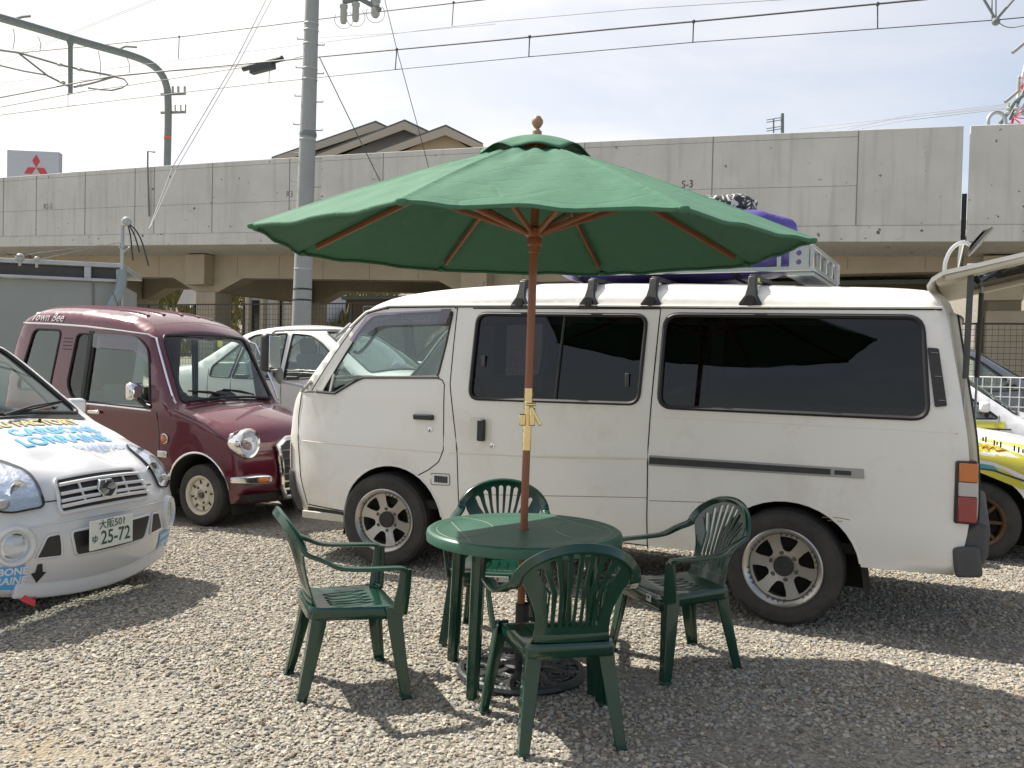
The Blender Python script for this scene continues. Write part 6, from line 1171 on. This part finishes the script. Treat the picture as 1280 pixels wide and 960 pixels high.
# chair: X forward
def chair_parts(root):
    # seat
    out = rpoly([(.205, -.215), (.205, .215), (-.20, .175), (-.20, -.175)], .05)
    zs = lambda x, y: .402 - .018 * math.exp(-((x + .03) ** 2 / .02 + y * y / .03)) - .030 * max(0, (x - .12) / .09) ** 2 + .010 * max(0, (-x - .08) / .12)
    V, F = fill(out, (), .03); mb = MB(); mb.add([(a, b, zs(a, b)) for a, b in V], F)
    n = len(out); dn = .055
    e1 = [(a, b, zs(a, b)) for a, b in out]; e2 = [(a * 1.03, b * 1.03, zs(a, b) - .012) for a, b in out]; e3 = [(a * 1.035, b * 1.035, zs(a, b) - dn) for a, b in out]
    for p_, q_ in ((e1, e2), (e2, e3)): mb.add(p_ + q_, [(i, (i + 1) % n, n + (i + 1) % n, n + i) for i in range(n)])
    st = mb.build('seat', m_green, root, angle=50, merge=1e-4); so = st.modifiers.new('thick', 'SOLIDIFY'); so.thickness = .006
    for i in range(5): 
        y = -.10 + i * .05; MB().tube([(-.10, y * .9, zs(-.10, y) + .0005), (.10, y * 1.1, zs(.10, y) + .0005)], .0022, 6).build('seat_rib', m_green, st)
    # legs: L section, tapering
    for sx, top_, bot in ((1, (.185, .225, .385), (.225, .272, 0)), (-1, (-.175, .165, .385), (-.245, .205, 0))):
        for sd in (-1, 1):
            V = []; F = []; ns = 7
            for i in range(ns):
                t = i / (ns - 1); x = top_[0] + (bot[0] - top_[0]) * t ** 1.15; y = sd * (top_[1] + (bot[1] - top_[1]) * t); z = top_[2] * (1 - t) + (.012 if i == 0 else 0)
                a = .072 * (1 - t) + .046 * t; b_ = .066 * (1 - t) + .042 * t; th = .010
                L_ = [(0, 0), (-sx * a * .9, 0), (-sx * a, -th * .3), (-sx * a, -th), (-sx * (a * .45), -th * 1.25), (-sx * th * 1.6, -th * 1.8), (-sx * th * 1.2, -b_ * .5), (-sx * th, -b_), (-sx * .1 * th, -b_)]
                V += [(x + p_ + sx * .012, y + sd * (q_ + .010), z) for p_, q_ in L_]
            m_ = 9
            F = [(i * m_ + k, i * m_ + (k + 1) % m_, (i + 1) * m_ + (k + 1) % m_, (i + 1) * m_ + k) for i in range(ns - 1) for k in range(m_)] + [tuple(range(m_)), tuple((ns - 1) * m_ + k for k in range(m_))]
            lg = MB().add(V, F).build('leg', m_green, root, angle=35, bevel=.003)
            MB().box((bot[0] + sx * .012 - sx * .022, sd * (bot[1] - .008), .004), (.05, .042, .010)).build('foot_pad', m_green, lg, bevel=.003)
    # back panel with fan slots
    def bm(y, s_, off): x = -.185 - .30 * (s_ - .40) - .10 * max(0, s_ - .62) + .55 * y * y; return (x + off, y, s_)
    outl = [(-.165, .385), (-.150, .45), (-.152, .53), (-.178, .60), (-.218, .665), (-.212, .70), (-.185, .745), (-.145, .778), (-.09, .798), (0, .806)]
    outl = [tuple(q) for q in chaikin(outl, 1)]; outl = outl + [(-a, b) for a, b in reversed(outl[:-1])]
    slots = []
    for k in range(8):
        q = (k - 3.5) / 3.5; y0 = q * .096; y1 = q * .152; z1 = .783 - .062 * abs(q) ** 2.2; cv = q * .030
        w0, w1 = .0068, .0125
        mid = (.62, (y0 + y1) / 2 - cv * .55)
        slots.append([(y0 - w0, .475), (y0 + w0, .475), (mid[1] + .0095, mid[0]), (y1 + w1, z1 - .004), (y1, z1 + .006), (y1 - w1, z1 - .004), (mid[1] - .0095, mid[0])])
    o2 = dens(outl, .03, True); ex = [(a, b) for a in np.arange(-.2, .21, .05) for b in np.arange(.4, .8, .05)]
    bk = MB().prism(o2, lambda a, b: bm(a, b, .004), lambda a, b: bm(a, b, -.004), slots, ex).build('backrest', m_green, root, angle=40, merge=1e-4)
    # slat ridges and lower band
    mb = MB(); mb.ribbon([bm(y, .432, -.003) for y in np.linspace(-.15, .15, 9)], [(0, 0, 1)] * 9, .036, .009); mb.build('lower_band', m_green, bk)
    mb = MB()
    for k in range(9):
        q = (k - 4) / 4; mb.tube([bm(q * .105 + (0) , .48, .004), bm(q * .118 - q * .012, .62, .004), bm(q * .165, .745 - .05 * abs(q) ** 2, .004)], .0045, 6)
    mb.build('slat_ridge', m_green, bk)
    # hoop and arms, one continuous ribbon
    hf = []
    for i in range(15):
        a = R(90 * i / 14); hf.append((bm(.240 * math.cos(a), .655 + .150 * math.sin(a), 0)[0], .240 * math.cos(a), .655 + .150 * math.sin(a)))
    side_ = [(.205, .262, .565), (.195, .266, .578), (.14, .270, .582), (.05, .273, .584), (-.06, .273, .590), (-.11, .268, .603), (-.155, .258, .628)]
    half = [Vector(q) for q in side_] + [Vector(q) for q in hf]
    full = half + [Vector((q.x, -q.y, q.z)) for q in reversed(half[:-1])]
    full = chaikin([tuple(q) for q in full], 1); N = len(full); sides = []; wd = []; tk = []
    for i, q in enumerate(full):
        k = min(i, N - 1 - i) / (N / 2); arm_ = 1 - min(1, max(0, (k - .22) / .28)); s1 = -1 if i > N / 2 else 1
        out_ = Vector((0, s1, 0)); rad_ = Vector((.12, q[1], q[2] - .60)); rad_.normalize()
        sides.append(tuple(out_ * arm_ + rad_ * (1 - arm_))); wd.append(.054 * arm_ + .040 * (1 - arm_)); tk.append(.016 * arm_ + .026 * (1 - arm_))
    hp_ = MB().ribbon(full, sides, wd, tk).build('back_hoop', m_green, root, angle=50, merge=1e-5)
    for sd in (-1, 1):
        MB().ribbon([(.205, sd * .262, .572), (.200, sd * .258, .50), (.192, sd * .248, .43), (.185, sd * .238, .37)], [(1, 0, 0)] * 4, [.05, .058, .066, .07], [.016, .016, .018, .02]).build('arm_support', m_green, root, angle=50)
def copytree(o, parent=None):
    c = o.copy(); COL.objects.link(c)
    if parent is not None: c.parent = parent
    for ch in list(o.children): copytree(ch, c)
    return c
GC = 'green plastic garden armchairs round the table'
ch0 = thing('garden_chair', (-.735, 4.20, 0), R(21), 'green plastic armchair standing alone left of the table, in full sun', 'chair', GC); chair_parts(ch0)
for (x, y, a, lb) in ((.215, 3.735, 102, 'green plastic armchair nearest the camera with its back turned to us'), (.855, 4.61, 202, 'green plastic armchair right of the table in front of the van rear wheel'), (-.055, 4.955, -95, 'green plastic armchair behind the table, against the van, its seat mostly hidden')):
    c = copytree(ch0); c.location = (x, y, 0); c.rotation_euler = (0, 0, R(a)); c['label'] = lb
    if a == -95:
        lb_ = MB().box((.219, .0, .368), (.004, .16, .028)).build('maker_label', m_plate, c)
        for i, mm_ in enumerate((m_pgreen, m_plate, m_stick_r)): MB().box((.2215, .0 - .0 + i * .013 - .013 + .01, .368), (.001, .011, .016)).build('label_flag', mm_, lb_, smooth=False)
    if a == 202: lb_ = MB().box((.219, .10, .366), (.004, .04, .034)).build('price_tag', m_plate, c); MB().box((.2215, .10, .37), (.001, .016, .012)).build('tag_print', m_stick_k, lb_, smooth=False)

# parasol
UC = Vector((.068, 4.352, 0)); zr = 2.044; RU = 1.287; zap = 2.545
par = thing('parasol', (TC.x, TC.y, .05), 0, 'large open green octagonal parasol with wooden pole through the table and iron base', 'parasol')
O2 = Vector(par.location); tilt = lambda z: Vector((UC.x + .010, UC.y, 0)) * 0
def pole(z): return Vector((TC.x - O2.x - .012 + .0125 * z, 0, z - O2.z))
# parasol base: openwork cast iron
zb = .035
def ring(r_, t, z, n=64): return [(r_ * math.cos(2 * math.pi * i / n), r_ * math.sin(2 * math.pi * i / n), z) for i in range(n)]
mb = MB(); mb.lathe([(.305, .008), (.312, .018), (.305, .034), (.292, .040), (.275, .036), (.268, .020), (.275, .008), (.305, .008)], 'Z', 64); pb = mb.build('base', m_iron, par); pb['label'] = 'black cast iron openwork base on the gravel'; pb.location = (0, 0, -.05)
mb = MB(); mb.lathe([(.085, .02), (.085, .055), (.05, .07), (.032, .075)], 'Z', 32); mb.lathe([(.034, .02), (.034, .34), (.030, .345)], 'Z', 20); mb.tube([(.03, 0, .27), (.075, 0, .27)], .008, 8); mb.build('pole_socket', m_stick_k, pb)
for k in range(8):
    a = R(45 * k + 12); c = Vector((.185 * math.cos(a), .185 * math.sin(a), zb)); mb = MB()
    mb.tube([c + Vector(((.008 + .0095 * t / 6.283) * math.cos(t * (1 if k % 2 else -1)) * 2.0, (.008 + .0095 * t / 6.283) * math.sin(t * (1 if k % 2 else -1)) * 2.0, .004 * (1 - t / 19))) for t in np.linspace(0, 18.8, 46)], .0075, 6)
    mb.build('scroll', m_iron, pb)
    a2 = a + R(22.5); mb = MB(); mb.ribbon([(.08 * math.cos(a2), .08 * math.sin(a2), .04), (.15 * math.cos(a2 + .1), .15 * math.sin(a2 + .1), .036), (.215 * math.cos(a2 - .1), .215 * math.sin(a2 - .1), .034), (.28 * math.cos(a2), .28 * math.sin(a2), .03)], [(-math.sin(a2), math.cos(a2), 0)] * 4, [.03, .05, .055, .035], .016)
    for rr_, da in ((.245, .16), (.245, -.16), (.13, .17), (.13, -.17)): mb.sphere((rr_ * math.cos(a2 + da), rr_ * math.sin(a2 + da), .030), .024, 6, (1, 1, .55))
    mb.build('leaf_ornament', m_iron, pb)

MB().tube([pole(.06), pole(1.10)], .0185, 20).build('lower_pole', m_wood, par); MB().tube([pole(1.36), pole(2.56)], .0195, 20).build('upper_pole', m_wood, par)
bj = MB().tube([pole(1.08), pole(1.375)], .0205, 20).build('brass_joint', m_brass, par)
bx = pole(1.225); mb = MB(); mb.box(bx + Vector((-.026, -.012, .0)), (.030, .03, .055)); mb.box(bx + Vector((.022, -.02, .015)), (.026, .028, .085)); mb.box(bx + Vector((.014, -.03, .075)), (.05, .016, .014)); mb.box(bx + Vector((.038, -.028, .02)), (.018, .02, .10), Matrix.Rotation(R(-28), 3, 'Y')); mb.build('clamp_latch', m_brass, bj, bevel=.004)
ph = R(1.2); tips = []
for k in range(8): a = R(22.5 + 45 * k) + ph; tips.append(Vector((UC.x - O2.x + RU * math.cos(a), UC.y - O2.y + RU * math.sin(a), zr - O2.z)))
apex = Vector((UC.x - O2.x + .018, 0, zap - O2.z))
rs = np.random.default_rng(31); pht = rs.uniform(0, 6.28, (8, 6))
def canopy(k, t, v, wr=1.0):
    """panel k, t 0..1 radial, v 0..1 across"""
    a, b = tips[k], tips[(k + 1) % 8]; A_ = apex.lerp(a, t); B_ = apex.lerp(b, t); q = A_.lerp(B_, v); sag = 4 * v * (1 - v)
    q = q + Vector((0, 0, .018 * math.sin(math.pi * min(t, 1)) - .004 * sag * t * (.45 + .55 * t)))
    cen = (a + b) / 2 - apex; cen.z = 0; q = q - cen.normalized() * (.014 * sag * max(0, (t - .8) / .2) ** 2)
    if wr:
        p_ = pht[k]; e = min(1, 4 * v * (1 - v) * 2)
        n = .0042 * math.sin(9 * t + 14 * v + p_[0]) * e + .0036 * math.sin(23 * t - 17 * v + p_[1]) * e * (1 - .4 * t) + .0012 * math.sin(31 * v + 4 * t + p_[2]) * t * e
        hem = .0012 * math.sin(19 * v + p_[3]) * max(0, (t - .88) / .12) * e; q = q + Vector((0, 0, n + hem))
    return q + Vector((0, 0, .0055 * (math.exp(-(v / .016) ** 2) + math.exp(-((1 - v) / .016) ** 2)) * min(1, t * 3)))
mb = MB(); nt_, nv_ = 34, 26
for k in range(8):
    V = [canopy(k, .16 + .84 * i / nt_, (1 - math.cos(math.pi * j / nv_)) / 2) for i in range(nt_ + 1) for j in range(nv_ + 1)]
    mb.add(V, [(i * (nv_ + 1) + j, i * (nv_ + 1) + j + 1, (i + 1) * (nv_ + 1) + j + 1, (i + 1) * (nv_ + 1) + j) for i in range(nt_) for j in range(nv_)])
mc = mat('canopy_fabric', (.057, .155, .094), .8, noise=(2.2, .35, (.068, .172, .108)), bump=(7, .5), spec=.3)
mc.node_tree.nodes['Principled BSDF'].inputs['Sheen Weight'].default_value = .06; mc.node_tree.nodes['Principled BSDF'].inputs['Sheen Roughness'].default_value = .45; mc.node_tree.nodes['Principled BSDF'].inputs['Sheen Tint'].default_value = (.55, .85, .65, 1)
nt2 = mc.node_tree; tcx = nt2.nodes.new('ShaderNodeTexCoord'); mpx = nt2.nodes.new('ShaderNodeMapping'); mpx.inputs['Scale'].default_value = (2.2, 5.5, 3.0); mpx.inputs['Rotation'].default_value = (0, 0, .5)
vox = nt2.nodes.new('ShaderNodeTexVoronoi'); vox.feature = 'DISTANCE_TO_EDGE'; vox.inputs['Scale'].default_value = 1.6; nzx = nt2.nodes.new('ShaderNodeTexNoise'); nzx.inputs['Scale'].default_value = 2.0; mxx = nt2.nodes.new('ShaderNodeMix'); mxx.data_type = 'VECTOR'; mxx.inputs[0].default_value = .25
nt2.links.new(tcx.outputs['Object'], mpx.inputs[0]); nt2.links.new(mpx.outputs[0], mxx.inputs[4]); nt2.links.new(tcx.outputs['Object'], nzx.inputs['Vector']); nt2.links.new(nzx.outputs['Color'], mxx.inputs[5]); nt2.links.new(mxx.outputs[1], vox.inputs['Vector'])
rgx = nt2.nodes.new('ShaderNodeMapRange'); rgx.inputs[2].default_value = .045; nt2.links.new(vox.outputs['Distance'], rgx.inputs[0]); bpx = nt2.nodes.new('ShaderNodeBump'); bpx.inputs['Strength'].default_value = .4; bpx.inputs['Distance'].default_value = .004; nt2.links.new(rgx.outputs[0], bpx.inputs['Height'])
bs_ = nt2.nodes['Principled BSDF']; old_ = bs_.inputs['Normal'].links[0].from_socket; nt2.links.new(old_, bpx.inputs['Normal']); nt2.links.new(bpx.outputs[0], bs_.inputs['Normal'])

cn = mb.build('canopy', mc, par, angle=180, merge=2e-4)
mb = MB()
for k in range(8):
    nn = 24; e0 = [canopy(k, 1, j / nn) for j in range(nn + 1)]; e1 = [q + Vector((0, 0, -.016)) - (q - apex).normalized() * .004 for q in e0]; mb.add(e0 + e1, [(j, j + 1, nn + 2 + j, nn + 1 + j) for j in range(nn)])
hm = mb.build('canopy_hem', mc, cn, angle=180, merge=2e-4); so = hm.modifiers.new('thick', 'SOLIDIFY'); so.thickness = .005
for k in range(8):
    mb = MB(); o_ = (tips[k] - apex); o_.z = 0; o_.normalize(); mb.add(*blob(tips[k].x - o_.x * .015, tips[k].y - o_.y * .015, tips[k].z - .003, .024, .024, .013, 3 + k, 12, 8, .8, 0)); mb.build('corner_pocket', mc, cn)
# wind vent: small upper canopy, lifted between the ribs
V = []; nt_, nv_ = 8, 16; mb = MB(); apx = Vector((apex.x + .004, 0, 2.578 - O2.z))
for k in range(8):
    a = apex.lerp(tips[k], .215) + Vector((0, 0, .014)); b = apex.lerp(tips[(k + 1) % 8], .215) + Vector((0, 0, .014)); V = []
    for i in range(nt_ + 1):
        t = i / nt_
        for j in range(nv_ + 1):
            v = j / nv_; q = apx.lerp(a, t).lerp(apx.lerp(b, t), v); q = q + Vector((0, 0, .022 * math.sin(math.pi * t * .9) + .030 * math.sin(math.pi * v) ** 1.3 * t ** 2 * (1 + .35 * math.sin(k * 2.3)))); V.append(q)
    mb.add(V, [(i * (nv_ + 1) + j, i * (nv_ + 1) + j + 1, (i + 1) * (nv_ + 1) + j + 1, (i + 1) * (nv_ + 1) + j) for i in range(nt_) for j in range(nv_)])
vt = mb.build('wind_vent', mc, par, angle=180, merge=2e-4); so = vt.modifiers.new('thick', 'SOLIDIFY'); so.thickness = .004
fi = Vector((apex.x + .006, 0, 2.635 - O2.z)); MB().lathe([(.0001, .030), (.015, .026), (.027, .008), (.027, -.007), (.017, -.024), (.010, -.030), (.014, -.038), (.022, -.044), (.022, -.062)], 'Z', 24, tuple(fi)).build('finial', m_woodl, par)
hub_t = Vector((apex.x - .002, 0, zap - O2.z - .035)); MB().lathe([(.022, -.03), (.045, -.02), (.045, .02), (.022, .03)], 'Z', 20, tuple(hub_t)).build('top_hub', m_wood, par)
hb = pole(2.10) + Vector((.002, 0, 0)); MB().lathe([(.0205, -.085), (.026, -.08), (.026, -.05), (.034, -.045), (.036, -.02), (.030, -.01), (.044, .0), (.046, .03), (.030, .04), (.021, .04)], 'Z', 24, tuple(hb)).build('sliding_hub', m_wood, par)
for k in range(8):
    a = apex.lerp(tips[k], .03) + Vector((0, 0, -.022)); b = tips[k] + Vector((0, 0, -.012)) - (tips[k] - apex).normalized() * .11; sd_ = (tips[k] - apex).cross(Vector((0, 0, 1))).normalized()
    rb = MB().ribbon([a, a.lerp(b, .5) + Vector((0, 0, .012)), b], [tuple(sd_)] * 3, [.018, .017, .014], .026).build('rib', m_wood, par, bevel=.002)
    m_ = a.lerp(b, .46) + Vector((0, 0, -.008)); d_ = (tips[k] - apex); d_.z = 0; d_.normalize(); c_ = hb + d_ * .04 + Vector((0, 0, .012))
    MB().ribbon([c_, m_], [tuple(sd_)] * 2, .020, .024).build('strut', m_wood, rb, bevel=.002)
